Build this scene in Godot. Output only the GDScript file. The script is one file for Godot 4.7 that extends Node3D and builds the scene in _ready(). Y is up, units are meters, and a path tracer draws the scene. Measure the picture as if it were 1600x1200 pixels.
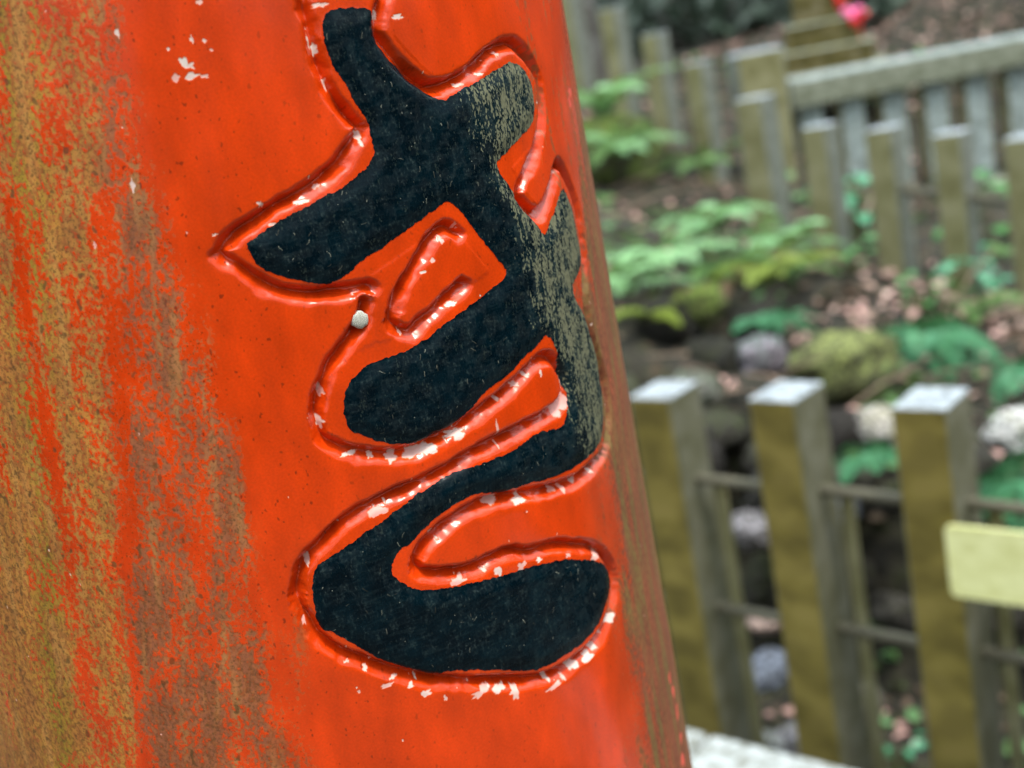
extends Node3D
# A lacquered red pillar with a carved, black painted character, stone fences and a ferny bank behind it.

const CAM_Y := 1.5
const PITCH := 14.5
const ROLL := 11.0
const AX := Vector3(-0.128, 0.0, -0.650)   # foot of the pillar
const RAD := 0.190
# texture window on the shaft, millimetres along the girth (s) and of height against 1.5 m (h)
const S0 := -250.0
const S1 := 320.0
const H1 := 115.0
const H0 := -455.0
# window of the black paint
const BS0 := 15.0
const BS1 := 225.0
const BH1 := 45.0
const BH0 := -275.0
# the fence line: origin, along, towards the path
const K := Vector3(0.25, 0.0, -2.454)
const D := Vector3(0.733, 0.0, 0.680)
const N := Vector3(-0.680, 0.0, 0.733)
const FENCE_TURN := -0.7480

const PAINT := [
	[908, 318, 949, 319, 1007, 316, 1081, 297, 1087, 265, 1086, 200, 1108, 136, 1150, 81, 1192, 30, 1229, -11, 1289, -70, 1341, -89, 1418, -67, 1560, -40, 1725, -2, 1802, 6, 1886, -29, 1925, -83, 1934, -153, 1908, -234, 1850, -283, 1754, -313, 1661, -350, 1570, -389, 1581, -437, 1617, -493, 1668, -582, 1752, -675, 1809, -745, 1882, -703, 1950, -658, 2051, -587, 2105, -641, 2134, -722, 2133, -828, 2139, -922, 2081, -986, 1993, -1026, 1989, -1087, 2048, -1179, 2090, -1269, 2112, -1371, 2105, -1513, 2083, -1669, 2016, -1776],
	[1917, -1814, 1754, -1822, 1620, -1817, 1485, -1796, 1385, -1775, 1289, -1765, 1234, -1762, 1169, -1735, 1097, -1717, 1005, -1719, 938, -1738, 872, -1758, 812, -1786, 755, -1818, 699, -1836, 660, -1887, 655, -1920, 680, -1961, 728, -2007, 779, -2038, 850, -2059, 923, -2078, 1017, -2089, 1114, -2110, 1254, -2133, 1388, -2160, 1510, -2198, 1620, -2245, 1715, -2294, 1805, -2353, 1842, -2417, 1821, -2492, 1763, -2548, 1673, -2605, 1559, -2630, 1447, -2633, 1309, -2629, 1197, -2606, 1035, -2526, 855, -2450, 783, -2426, 731, -2430, 636, -2356, 539, -2282, 449, -2186],
	[380, -2108, 315, -2053, 313, -1980, 321, -1896, 342, -1830, 369, -1789, 436, -1766, 509, -1737, 583, -1709, 663, -1686, 734, -1658, 827, -1627, 954, -1599, 1035, -1593, 1150, -1596, 1255, -1601, 1362, -1598, 1457, -1581, 1545, -1583, 1664, -1607, 1722, -1575, 1765, -1497, 1762, -1404, 1753, -1331, 1734, -1258, 1715, -1202, 1681, -1180, 1609, -1206, 1512, -1229, 1397, -1272, 1257, -1302, 1177, -1345, 1110, -1371, 1031, -1402, 921, -1412, 849, -1405, 756, -1371, 683, -1329, 620, -1272, 609, -1226, 621, -1148, 656, -1091, 710, -1055, 778, -1031, 854, -1031],
	[937, -1022, 1033, -1000, 1102, -973, 1208, -942, 1321, -909, 1423, -880, 1499, -852, 1439, -748, 1372, -647, 1310, -539, 1261, -488, 1220, -493, 1116, -527, 1024, -558, 922, -594, 817, -628, 741, -666, 699, -677, 663, -684, 575, -652, 496, -613, 442, -578, 415, -547, 404, -502, 399, -461, 438, -443, 506, -415, 572, -395, 639, -378, 709, -356, 792, -336, 857, -310, 906, -287, 939, -264, 958, -243, 966, -222, 964, -184, 970, -136, 962, -97, 931, -30, 909, 46, 882, 99, 870, 137, 863, 186, 865, 245],
	[870, 279, 887, 305]
]
const GROOVE_A := [
	[862, 500, 822, 368, 821, 298, 819, 205, 830, 103, 860, 7, 902, -74, 929, -118, 917, -146, 885, -169, 844, -203, 786, -248, 657, -305, 522, -347, 433, -382, 353, -412, 293, -468, 308, -496, 354, -536, 405, -598, 479, -655, 577, -696, 678, -710, 756, -717, 827, -724]
]
const GROOVE_B := [
	[792, -783, 757, -853, 705, -902, 649, -948, 594, -994, 555, -1050, 521, -1107, 501, -1169, 499, -1236, 516, -1284, 574, -1333, 670, -1383, 760, -1416, 872, -1430, 988, -1414, 1114, -1396, 1204, -1374, 1348, -1340, 1517, -1289, 1630, -1263, 1711, -1296, 1751, -1370, 1749, -1445, 1698, -1499, 1598, -1514, 1541, -1518, 1454, -1515, 1351, -1520, 1166, -1529, 995, -1559, 875, -1572, 728, -1583, 607, -1603, 543, -1623, 476, -1648, 413, -1689, 345, -1734, 304, -1776, 277, -1826, 256, -1892, 261, -1951, 283, -2003, 303, -2079, 352, -2158, 439, -2230],
	[521, -2297, 644, -2384, 790, -2466, 963, -2544, 1188, -2641, 1338, -2683, 1469, -2690, 1608, -2675, 1719, -2645, 1813, -2573, 1873, -2501, 1892, -2434, 1858, -2334, 1762, -2240, 1641, -2176, 1477, -2104, 1328, -2074, 1225, -2022, 1109, -2014, 1024, -2019, 940, -2004, 838, -1977, 780, -1944, 773, -1883, 842, -1826, 942, -1789, 1060, -1765, 1179, -1765, 1337, -1802, 1560, -1856, 1734, -1881, 1901, -1873, 2027, -1846, 2119, -1747, 2168, -1599, 2147, -1413, 2103, -1225, 2117, -1072, 2182, -931, 2206, -781, 2194, -626, 2076, -465, 1952, -555, 1850, -629, 1780, -638],
	[1696, -568, 1689, -513, 1757, -458, 1849, -395, 1916, -326, 1980, -243, 2007, -147, 2011, -58, 1972, 4, 1924, 55, 1847, 89, 1730, 86, 1621, 55, 1502, 7, 1395, -18, 1298, -21, 1243, 7, 1185, 61, 1139, 122, 1104, 193, 1094, 235, 1114, 293, 1163, 371, 1181, 464]
]
const GROOVE_C := [
	[1252, -822, 1206, -843, 1161, -861, 1072, -902, 1008, -925, 964, -948, 916, -927, 892, -880, 910, -827, 967, -757, 1047, -687, 1125, -619, 1188, -583, 1241, -582, 1276, -617]
]
const CHIPS := [
	[377, 302, 7, 15, 332, 224, 16, 22, 352, 211, 14, 11, 293, 181, 14, 15, 345, 175, 25, 13, 394, 166, 14, 7, 289, 282, 7, 9, 420, 288, 7, 7, 437, 255, 7, 7, 129, 366, 9, 17, 434, 421, 11, 11, 42, -169, 7, 23, -155, -354, 7, 14, 289, -403, 12, 5],
	[804, 230, 7, 27, 823, 192, 13, 23, 834, 64, 8, 28, 923, -157, 11, 28, 876, 344, 30, 9, 1109, 293, 11, 28, 1189, 259, 29, 9, 478, -326, 12, 14, 707, -306, 20, 12, 633, -352, 32, 7, 507, -411, 24, 7],
	[592, -1371, 31, 10, 680, -1403, 16, 13, 761, -1436, 30, 23, 883, -1447, 57, 26, 926, -1456, 35, 26, 1072, -1433, 53, 21, 543, -1087, 13, 30, 510, -1212, 18, 30, 1329, -1352, 11, 16, 1442, -1330, 16, 13, 1519, -1311, 13, 14, 1596, -1329, 9, 16, 1275, -1464, 7, 43, 1273, -1545, 7, 22, 654, -1641, 40, 18, 697, -1607, 8, 13],
	[1733, -1425, 21, 55, 1693, -1516, 44, 39, 1745, -1506, 31, 50, 1193, -1780, 52, 19, 1331, -1827, 38, 25, 1556, -1870, 27, 14, 1619, -1889, 19, 22, 1730, -1893, 32, 11, 1870, -1900, 13, 17],
	[330, -1764, 10, 35, 255, -2013, 8, 19, 854, -1801, 18, 16, 929, -2053, 55, 22, 1065, -2054, 13, 11, 1131, -2081, 17, 28, 1258, -2116, 26, 22, 1321, -2165, 20, 8, 1366, -2131, 16, 14, 1551, -2191, 19, 11, 1756, -2294, 51, 20, 1873, -2426, 26, 29, 1848, -2512, 26, 20, 1787, -2628, 36, 26, 1704, -2654, 17, 20, 1629, -2693, 26, 18, 1560, -2714, 35, 20, 1450, -2707, 41, 23, 1288, -2684, 24, 26, 1307, -2739, 57, 9, 1377, -2729, 13, 15],
	[937, -2586, 55, 17, 1015, -2615, 41, 17, 1092, -2658, 25, 35, 913, -2591, 19, 14, 528, -2393, 30, 11, 561, -2371, 22, 8, 454, -2288, 11, 14, 659, -2408, 9, 14, 620, -2429, 17, 11, 680, -2487, 23, 14, 758, -2540, 9, 14, 406, -2378, 8, 11, 384, -2236, 13, 6],
	[919, -949, 8, 20, 1186, -630, 9, 15, 1179, -896, 26, 10, 1125, -696, 12, 10, 1066, -734, 15, 8, 1271, -583, 7, 15, 1974, -178, 25, 8, 2415, -177, 41, 14, 2382, -217, 26, 23, 1719, 52, 14, 13, 1567, -15, 20, 10, 1436, -41, 28, 12, 2445, -3415, 39, 25, 2461, -3544, 42, 28, 2445, -3694, 41, 23, 2395, -3803, 53, 30, 2401, -3312, 35, 23],
]

var used := {}
var rng := RandomNumberGenerator.new()
var M := {}
var land := FastNoiseLite.new()
var land_fine := FastNoiseLite.new()

# ------------------------------------------------------------------ helpers
func numbered(n: String) -> String:
	if not used.has(n):
		used[n] = 0
		return n
	used[n] += 1
	return "%s_%03d" % [n, used[n]]

func tag(o: Node, label: String, category: String, group := "") -> void:
	o.set_meta("label", label)
	o.set_meta("category", category)
	if group != "":
		o.set_meta("group", group)

func thing(n: String, label: String, category: String, at := Vector3.ZERO, turn := 0.0, group := "") -> Node3D:
	var o := Node3D.new()
	o.name = numbered(n)
	add_child(o, true)
	o.position = at
	o.rotation.y = turn
	tag(o, label, category, group)
	return o

func part(n: String, mesh: Mesh, mat: Material, parent: Node3D, at := Vector3.ZERO, rot := Vector3.ZERO) -> MeshInstance3D:
	var o := MeshInstance3D.new()
	o.name = n
	var k := 0
	while parent != self and parent.has_node(NodePath(String(o.name))):
		k += 1
		o.name = "%s_%03d" % [n, k]
	o.mesh = mesh
	if mat != null:
		o.material_override = mat
	parent.add_child(o, true)
	o.position = at
	o.rotation = rot
	return o

func struct(n: String, mesh: Mesh, mat: Material) -> MeshInstance3D:
	var o := MeshInstance3D.new()
	o.name = numbered(n)
	o.mesh = mesh
	o.material_override = mat
	o.set_meta("kind", "structure")
	add_child(o, true)
	return o

func fnoise(seed_: int, freq: float, oct := 4, type := FastNoiseLite.TYPE_SIMPLEX_SMOOTH) -> FastNoiseLite:
	var f := FastNoiseLite.new()
	f.seed = seed_
	f.frequency = freq
	f.noise_type = type
	f.fractal_type = FastNoiseLite.FRACTAL_FBM
	f.fractal_octaves = oct
	return f

func nbytes(seed_: int, w: int, h: int, freq: float, oct := 4, tw := 0, th := 0, type := FastNoiseLite.TYPE_SIMPLEX_SMOOTH) -> PackedByteArray:
	var im := fnoise(seed_, freq, oct, type).get_image(w, h)
	im.convert(Image.FORMAT_L8)
	if tw > 0:
		im.resize(tw, th, Image.INTERPOLATE_CUBIC)
	return im.get_data()

func ramp(cols: Array, offs: Array) -> Gradient:
	var g := Gradient.new()
	g.offsets = PackedFloat32Array(offs)
	g.colors = PackedColorArray(cols)
	return g

func ntex(seed_: int, freq: float, g: Gradient, oct := 5, size := 512) -> NoiseTexture2D:
	var t := NoiseTexture2D.new()
	t.width = size
	t.height = size
	t.seamless = true
	t.noise = fnoise(seed_, freq, oct)
	t.color_ramp = g
	return t

func stone(seed_: int, freq: float, cols: Array, offs: Array, scale: float, rough := 0.9, bump := 0.4) -> StandardMaterial3D:
	var m := StandardMaterial3D.new()
	m.albedo_texture = ntex(seed_, freq, ramp(cols, offs))
	m.roughness = rough
	m.uv1_triplanar = true
	m.uv1_world_triplanar = true
	m.uv1_scale = Vector3.ONE * scale
	m.heightmap_enabled = true
	m.heightmap_texture = ntex(seed_ + 7, freq * 2.0, ramp([Color.BLACK, Color.WHITE], [0.0, 1.0]), 5, 256)
	m.heightmap_scale = bump
	return m

func flat(c: Color, rough := 0.8) -> StandardMaterial3D:
	var m := StandardMaterial3D.new()
	m.albedo_color = c
	m.roughness = rough
	return m

func leafy(c: Color, back := 0.5, rough := 0.6) -> StandardMaterial3D:
	var m := flat(c, rough)
	m.backlight_enabled = true
	m.backlight = Color(back, back, back * 0.6)
	m.vertex_color_use_as_albedo = true
	return m

func quad(st: SurfaceTool, a: Vector3, b: Vector3, c: Vector3, d: Vector3) -> void:
	var n := (c - a).cross(b - a).normalized()
	for p in [a, b, c, a, c, d]:
		st.set_normal(n)
		st.add_vertex(p)

func tri(st: SurfaceTool, a: Vector3, b: Vector3, c: Vector3) -> void:
	var n := (c - a).cross(b - a).normalized()
	for p in [a, b, c]:
		st.set_normal(n)
		st.add_vertex(p)

# a block standing on y = 0 with chamfered top and corners; surface 0 front/back, 1 sides, 2 top
func block(w: float, h: float, d: float, bev: float, m_front: Material, m_side: Material, m_top: Material) -> ArrayMesh:
	var x := w / 2.0
	var z := d / 2.0
	var b := bev
	var mesh := ArrayMesh.new()
	var st := SurfaceTool.new()
	st.begin(Mesh.PRIMITIVE_TRIANGLES)
	quad(st, Vector3(-x + b, h - b, z), Vector3(x - b, h - b, z), Vector3(x - b, 0, z), Vector3(-x + b, 0, z))
	quad(st, Vector3(x - b, h - b, -z), Vector3(-x + b, h - b, -z), Vector3(-x + b, 0, -z), Vector3(x - b, 0, -z))
	st.set_material(m_front)
	st.commit(mesh)
	st = SurfaceTool.new()
	st.begin(Mesh.PRIMITIVE_TRIANGLES)
	quad(st, Vector3(x, h - b, z - b), Vector3(x, h - b, -z + b), Vector3(x, 0, -z + b), Vector3(x, 0, z - b))
	quad(st, Vector3(-x, h - b, -z + b), Vector3(-x, h - b, z - b), Vector3(-x, 0, z - b), Vector3(-x, 0, -z + b))
	quad(st, Vector3(x - b, h - b, z), Vector3(x, h - b, z - b), Vector3(x, 0, z - b), Vector3(x - b, 0, z))
	quad(st, Vector3(-x, h - b, z - b), Vector3(-x + b, h - b, z), Vector3(-x + b, 0, z), Vector3(-x, 0, z - b))
	quad(st, Vector3(x, h - b, -z + b), Vector3(x - b, h - b, -z), Vector3(x - b, 0, -z), Vector3(x, 0, -z + b))
	quad(st, Vector3(-x + b, h - b, -z), Vector3(-x, h - b, -z + b), Vector3(-x, 0, -z + b), Vector3(-x + b, 0, -z))
	quad(st, Vector3(-x + b, 0, z), Vector3(x - b, 0, z), Vector3(x - b, 0, -z), Vector3(-x + b, 0, -z))
	st.set_material(m_side)
	st.commit(mesh)
	st = SurfaceTool.new()
	st.begin(Mesh.PRIMITIVE_TRIANGLES)
	var t := [Vector3(-x + b, h, z - b), Vector3(x - b, h, z - b), Vector3(x - b, h, -z + b), Vector3(-x + b, h, -z + b)]
	quad(st, t[3], t[2], t[1], t[0])
	quad(st, t[0], t[1], Vector3(x - b, h - b, z), Vector3(-x + b, h - b, z))
	quad(st, t[1], t[2], Vector3(x, h - b, -z + b), Vector3(x, h - b, z - b))
	quad(st, t[2], t[3], Vector3(-x + b, h - b, -z), Vector3(x - b, h - b, -z))
	quad(st, t[3], t[0], Vector3(-x, h - b, z - b), Vector3(-x, h - b, -z + b))
	tri(st, t[1], Vector3(x, h - b, z - b), Vector3(x - b, h - b, z))
	tri(st, t[0], Vector3(-x + b, h - b, z), Vector3(-x, h - b, z - b))
	tri(st, t[2], Vector3(x - b, h - b, -z), Vector3(x, h - b, -z + b))
	tri(st, t[3], Vector3(-x, h - b, -z + b), Vector3(-x + b, h - b, -z))
	st.set_material(m_top)
	st.commit(mesh)
	return mesh

# tube through points with radii
func tube(pts: Array, radii: Array, sides := 8) -> ArrayMesh:
	var st := SurfaceTool.new()
	st.begin(Mesh.PRIMITIVE_TRIANGLES)
	st.set_smooth_group(0)
	var rings := []
	for i in pts.size():
		var dir: Vector3 = (pts[mini(i + 1, pts.size() - 1)] - pts[maxi(i - 1, 0)]).normalized()
		var u := dir.cross(Vector3(0.31, 0.2, 0.93)).normalized()
		var v := dir.cross(u)
		var ring := []
		for k in sides:
			var a := TAU * k / sides
			ring.append(pts[i] + (u * cos(a) + v * sin(a)) * radii[i])
		rings.append(ring)
	for i in pts.size() - 1:
		for k in sides:
			var k2 := (k + 1) % sides
			for p in [rings[i][k], rings[i][k2], rings[i + 1][k2], rings[i][k], rings[i + 1][k2], rings[i + 1][k]]:
				st.add_vertex(p)
	st.set_smooth_group(-1)
	var last := pts.size() - 1
	for k in sides:
		var k2 := (k + 1) % sides
		st.add_vertex(pts[last]); st.add_vertex(rings[last][k]); st.add_vertex(rings[last][k2])
		st.add_vertex(pts[0]); st.add_vertex(rings[0][k2]); st.add_vertex(rings[0][k])
	st.generate_normals()
	return st.commit()

# ------------------------------------------------------------------ ground
func land_y(p: Vector3) -> float:
	var q := p - K
	var b := -(q.x * N.x + q.z * N.z)
	var a := q.x * D.x + q.z * D.z
	var top := 0.32 - 0.3 * (clampf(a, -3.7, 0.9) + 0.1)
	top -= 0.26 * smoothstep(2.3, 2.9, b)
	top += lerpf(0.06, 0.42, smoothstep(-3.2, -1.9, a)) * minf(4.0, maxf(0.0, b - 5.4)) * smoothstep(5.4, 6.6, b)
	top += 0.30 * maxf(0.0, b - 13.0)
	var y := lerpf(-0.36, top, smoothstep(0.86, 1.12, b + 0.10 * land.get_noise_2d(p.x * 60.0, p.z * 60.0)))
	y += land.get_noise_2d(p.x * 40.0, p.z * 40.0) * 0.10 + land_fine.get_noise_2d(p.x * 40.0, p.z * 40.0) * 0.035
	return y

func at_ab(a: float, b: float) -> Vector3:
	var p := K + D * a - N * b
	p.y = land_y(p)
	return p

func build_ground() -> void:
	var aa := []
	var bb := []
	var a := -60.0
	while a < 60.0:
		aa.append(a)
		a += 0.05 if a > -4.5 and a < 2.2 else (0.25 if a > -9.0 and a < 6.0 else 2.0)
	var b := 0.0
	while b < 70.0:
		bb.append(b)
		b += 0.05 if b < 4.0 else (0.12 if b < 8.0 else (0.5 if b < 16.0 else 2.0))
	var nx := aa.size()
	var ny := bb.size()
	var v := PackedVector3Array()
	var idx := PackedInt32Array()
	for j in ny:
		for i in nx:
			var p := K + D * float(aa[i]) - N * float(bb[j])
			p.y = land_y(p)
			v.append(p)
	for j in ny - 1:
		for i in nx - 1:
			var o := j * nx + i
			idx.append_array([o + nx, o + nx + 1, o + 1, o + nx, o + 1, o])
	var nn := PackedVector3Array()
	nn.resize(v.size())
	for j in ny:
		for i in nx:
			var px := v[j * nx + mini(i + 1, nx - 1)] - v[j * nx + maxi(i - 1, 0)]
			var py := v[mini(j + 1, ny - 1) * nx + i] - v[maxi(j - 1, 0) * nx + i]
			nn[j * nx + i] = px.cross(py).normalized()
	var arr := []
	arr.resize(Mesh.ARRAY_MAX)
	arr[Mesh.ARRAY_VERTEX] = v
	arr[Mesh.ARRAY_NORMAL] = nn
	arr[Mesh.ARRAY_INDEX] = idx
	var am := ArrayMesh.new()
	am.add_surface_from_arrays(Mesh.PRIMITIVE_TRIANGLES, arr)
	struct("ground", am, M.soil)
	# the paved side where the pillar stands
	var st := SurfaceTool.new()
	st.begin(Mesh.PRIMITIVE_TRIANGLES)
	var p0 := K + N * 0.302 + Vector3(0, -0.02, 0)
	quad(st, p0 - D * 60.0, p0 + D * 60.0, p0 + D * 60.0 + N * 60.0, p0 - D * 60.0 + N * 60.0)
	struct("path", st.commit(), M.paving)
	# pale kerb stones along its edge, the wall under them faces the ditch
	var kerb := Node3D.new()
	kerb.name = numbered("stone_kerb")
	kerb.set_meta("kind", "structure")
	add_child(kerb, true)
	kerb.position = K + N * 0.15
	kerb.rotation.y = FENCE_TURN
	var km := block(0.894, 0.62, 0.30, 0.012, M.kerb, M.kerb, M.kerb)
	for i in range(-7, 5):
		part("kerb_stone", km, null, kerb, Vector3(0.5 + i * 0.9, -0.62, 0))

# ------------------------------------------------------------------ the pillar
func curve(list: Array) -> PackedVector2Array:
	var raw := PackedVector2Array()
	for row in list:
		for i in range(0, row.size(), 2):
			raw.append(Vector2(row[i], row[i + 1]) * 0.1)
	return raw

func smooth(raw: PackedVector2Array, closed: bool, step: float) -> PackedVector2Array:
	var o := PackedVector2Array()
	var n := raw.size()
	for i in (n if closed else n - 1):
		var p0 := raw[(i - 1 + n) % n] if closed else raw[maxi(i - 1, 0)]
		var p1 := raw[i]
		var p2 := raw[(i + 1) % n]
		var p3 := raw[(i + 2) % n] if closed else raw[mini(i + 2, n - 1)]
		var m := maxi(1, int(p1.distance_to(p2) / step))
		for k in m:
			o.append(p1.cubic_interpolate(p2, p0, p3, float(k) / m))
	if not closed:
		o.append(raw[n - 1])
	return o

func splat(dist: PackedFloat32Array, above: PackedFloat32Array, nx: int, ny: int, sx: float, hy: float, stp: float, line: PackedVector2Array, closed: bool, reach: float) -> void:
	var n := line.size()
	for k in (n if closed else n - 1):
		var a := line[k]
		var b := line[(k + 1) % n]
		var ab := b - a
		var l2 := maxf(ab.length_squared(), 1e-6)
		var i0 := maxi(0, int((minf(a.x, b.x) - reach - sx) / stp))
		var i1 := mini(nx - 1, int((maxf(a.x, b.x) + reach - sx) / stp) + 1)
		var j0 := maxi(0, int((hy - maxf(a.y, b.y) - reach) / stp))
		var j1 := mini(ny - 1, int((hy - minf(a.y, b.y) + reach) / stp) + 1)
		for j in range(j0, j1 + 1):
			for i in range(i0, i1 + 1):
				var p := Vector2(sx + i * stp, hy - j * stp)
				var t := clampf((p - a).dot(ab) / l2, 0.0, 1.0)
				var d := p.distance_to(a + ab * t)
				var o := j * nx + i
				if d < dist[o]:
					dist[o] = d
					if above.size() > 0:
						above[o] = (p.y - lerpf(a.y, b.y, t)) / maxf(d, 0.2)

func on_shaft(s: float, h: float, out: float) -> Vector3:
	var th := s * 0.001 / RAD
	var r := RAD + out * 0.001
	return Vector3(sin(th) * r, CAM_Y + h * 0.001, cos(th) * r)

func build_pillar() -> void:
	var stp := 0.75
	var fx0 := 15.0
	var fx1 := 240.0
	var fh1 := 66.0
	var fh0 := -288.0
	var fnx := int((fx1 - fx0) / stp) + 1
	var fny := int((fh1 - fh0) / stp) + 1
	var gd := PackedFloat32Array()
	gd.resize(fnx * fny)
	gd.fill(99.0)
	var lines := [smooth(curve(GROOVE_A), false, 2.0), smooth(curve(GROOVE_B), false, 2.0), smooth(curve(GROOVE_C), false, 2.0)]
	var up_side := PackedFloat32Array()
	up_side.resize(fnx * fny)
	for l in lines:
		splat(gd, up_side, fnx, fny, fx0, fh1, stp, l, false, 9.0)
	# inside of the black paint
	var poly := smooth(curve(PAINT), true, 2.2)
	var pd := PackedFloat32Array()
	pd.resize(fnx * fny)
	pd.fill(99.0)
	splat(pd, PackedFloat32Array(), fnx, fny, fx0, fh1, stp, poly, true, 7.0)
	for j in fny:
		var h := fh1 - j * stp + 0.0013
		var xs := []
		for k in poly.size():
			var a := poly[k]
			var b := poly[(k + 1) % poly.size()]
			if (a.y > h) != (b.y > h):
				xs.append(a.x + (h - a.y) / (b.y - a.y) * (b.x - a.x))
		xs.sort()
		for k in range(0, xs.size() - 1, 2):
			for i in range(maxi(0, int(ceil((xs[k] - fx0) / stp))), mini(fnx - 1, int((xs[k + 1] - fx0) / stp)) + 1):
				pd[j * fnx + i] *= -1.0
	var wob := fnoise(11, 0.05, 3)
	var fine := fnoise(12, 0.35, 2)
	var rag := fnoise(13, 0.42, 3)
	# columns and rows of the shaft
	var cs := []
	var half := PI * RAD * 1000.0
	var s := -half
	while s < fx0 - 0.5:
		cs.append(s)
		s += 3.0 if s > -225.0 else 20.0
	for i in fnx:
		cs.append(fx0 + i * stp)
	s = fx1 + 3.0
	while s < half - 4.0:
		cs.append(s)
		s += 3.0 if s < 310.0 else 20.0
	cs.append(half)
	var c0 := 0
	while cs[c0] < fx0 - 1e-3:
		c0 += 1
	var rs := []
	var h := 1900.0
	while h > fh1 + 1.0:
		rs.append(h)
		h -= 200.0 if h > 400.0 else (20.0 if h > 130.0 else 4.0)
	var r0 := rs.size()
	for j in fny:
		rs.append(fh1 - j * stp)
	h = fh0 - 4.0
	while h > -1500.0:
		rs.append(h)
		h -= 4.0 if h > -470.0 else 60.0
	rs.append(-1530.0)
	var nx := cs.size()
	var ny := rs.size()
	var v := PackedVector3Array()
	var nn := PackedVector3Array()
	var uv := PackedVector2Array()
	v.resize(nx * ny)
	nn.resize(nx * ny)
	uv.resize(nx * ny)
	for j in ny:
		var hh: float = rs[j]
		var inj := j >= r0 and j < r0 + fny
		for i in nx:
			var ss: float = cs[i]
			var rel := wob.get_noise_2d(ss * 0.5, hh * 0.22) * 0.35
			if inj and i >= c0 and i < c0 + fnx:
				var o := (j - r0) * fnx + i - c0
				var d := gd[o]
				if d < 12.0:
					var deep := 5.4 * (1.0 + 0.5 * wob.get_noise_2d(ss * 0.9 + 300.0, hh * 0.9))
					var w := lerpf(5.0, 2.5, smoothstep(-0.55, 0.55, up_side[o])) * (1.0 + 0.30 * wob.get_noise_2d(ss * 1.0, hh * 1.0 + 700.0))
					var dd := maxf(0.0, d + 0.30 * wob.get_noise_2d(ss * 2.4 + 90.0, hh * 2.4))
					var t := 1.0 - dd / w
					rel -= deep * (sqrt(t * t + 0.018) + t) * 0.5 * smoothstep(8.8, 6.0, d)
				if d < 7.0:
					rel += fine.get_noise_2d(ss * 0.6, hh * 0.6) * 0.07 * (1.0 - d / 7.0)
				var q := pd[o]
				if q < 7.0:
					rel += 1.1 * smoothstep(0.5, -7.0, q) - 0.2
			v[j * nx + i] = on_shaft(ss, hh, rel)
			uv[j * nx + i] = Vector2((ss - S0) / (S1 - S0), (H1 - hh) / (H1 - H0))
	for j in ny:
		for i in nx:
			var px := v[j * nx + (i + 1 if i < nx - 1 else 1)] - v[j * nx + (i - 1 if i > 0 else nx - 2)]
			var py := v[maxi(j - 1, 0) * nx + i] - v[mini(j + 1, ny - 1) * nx + i]
			nn[j * nx + i] = px.cross(py).normalized()
	var idx := PackedInt32Array()
	idx.resize((nx - 1) * (ny - 1) * 6)
	var w_ := 0
	for j in ny - 1:
		for i in nx - 1:
			var o := j * nx + i
			idx[w_] = o
			idx[w_ + 1] = o + 1
			idx[w_ + 2] = o + nx + 1
			idx[w_ + 3] = o
			idx[w_ + 4] = o + nx + 1
			idx[w_ + 5] = o + nx
			w_ += 6
	var arr := []
	arr.resize(Mesh.ARRAY_MAX)
	arr[Mesh.ARRAY_VERTEX] = v
	arr[Mesh.ARRAY_NORMAL] = nn
	arr[Mesh.ARRAY_TEX_UV] = uv
	arr[Mesh.ARRAY_INDEX] = idx
	var am := ArrayMesh.new()
	am.add_surface_from_arrays(Mesh.PRIMITIVE_TRIANGLES, arr)
	var root := thing("torii_pillar", "thick vermilion lacquered wooden pillar with a carved black character", "pillar", AX)
	part("shaft", am, M.lacquer, root)

	# the coat of black paint: cells of the same net, cut where the paint ends
	for o in fnx * fny:
		if absf(pd[o]) < 7.0:
			var j := int(o / fnx)
			var ss := fx0 + (o - j * fnx) * stp
			var hh := fh1 - j * stp
			pd[o] += rag.get_noise_2d(ss, hh) * 0.6 + wob.get_noise_2d(ss * 3.0, hh * 3.0) * 0.6 + 0.1
	var bv := PackedVector3Array()
	var bn := PackedVector3Array()
	var bu := PackedVector2Array()
	for j in fny - 1:
		for i in fnx - 1:
			var g := [j * fnx + i, j * fnx + i + 1, (j + 1) * fnx + i + 1, (j + 1) * fnx + i]
			if pd[g[0]] > 0.0 and pd[g[1]] > 0.0 and pd[g[2]] > 0.0 and pd[g[3]] > 0.0:
				continue
			for t in [[0, 1, 2], [0, 2, 3]]:
				var pp := []
				for k in 3:
					var ga: int = g[t[k]]
					var gb: int = g[t[(k + 1) % 3]]
					var da := pd[ga]
					var db := pd[gb]
					var va := (int(ga / fnx) + r0) * nx + ga % fnx + c0
					var vb := (int(gb / fnx) + r0) * nx + gb % fnx + c0
					if da <= 0.0:
						pp.append([va, va, 0.0, da])
					if (da <= 0.0) != (db <= 0.0):
						pp.append([va, vb, da / (da - db), 0.0])
				for k in range(1, pp.size() - 1):
					for e in [pp[0], pp[k], pp[k + 1]]:
						var nrm: Vector3 = nn[e[0]].lerp(nn[e[1]], e[2]).normalized()
						var lift := 0.00012 + 0.00022 * smoothstep(0.0, -1.2, e[3])
						bv.append(v[e[0]].lerp(v[e[1]], e[2]) + nrm * lift)
						bn.append(nrm)
						var ss2 := lerpf(cs[e[0] % nx], cs[e[1] % nx], e[2])
						var hh2 := lerpf(rs[int(e[0] / nx)], rs[int(e[1] / nx)], e[2])
						bu.append(Vector2((ss2 - BS0) / (BS1 - BS0), (BH1 - hh2) / (BH1 - BH0)))
	arr = []
	arr.resize(Mesh.ARRAY_MAX)
	arr[Mesh.ARRAY_VERTEX] = bv
	arr[Mesh.ARRAY_NORMAL] = bn
	arr[Mesh.ARRAY_TEX_UV] = bu
	am = ArrayMesh.new()
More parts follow.
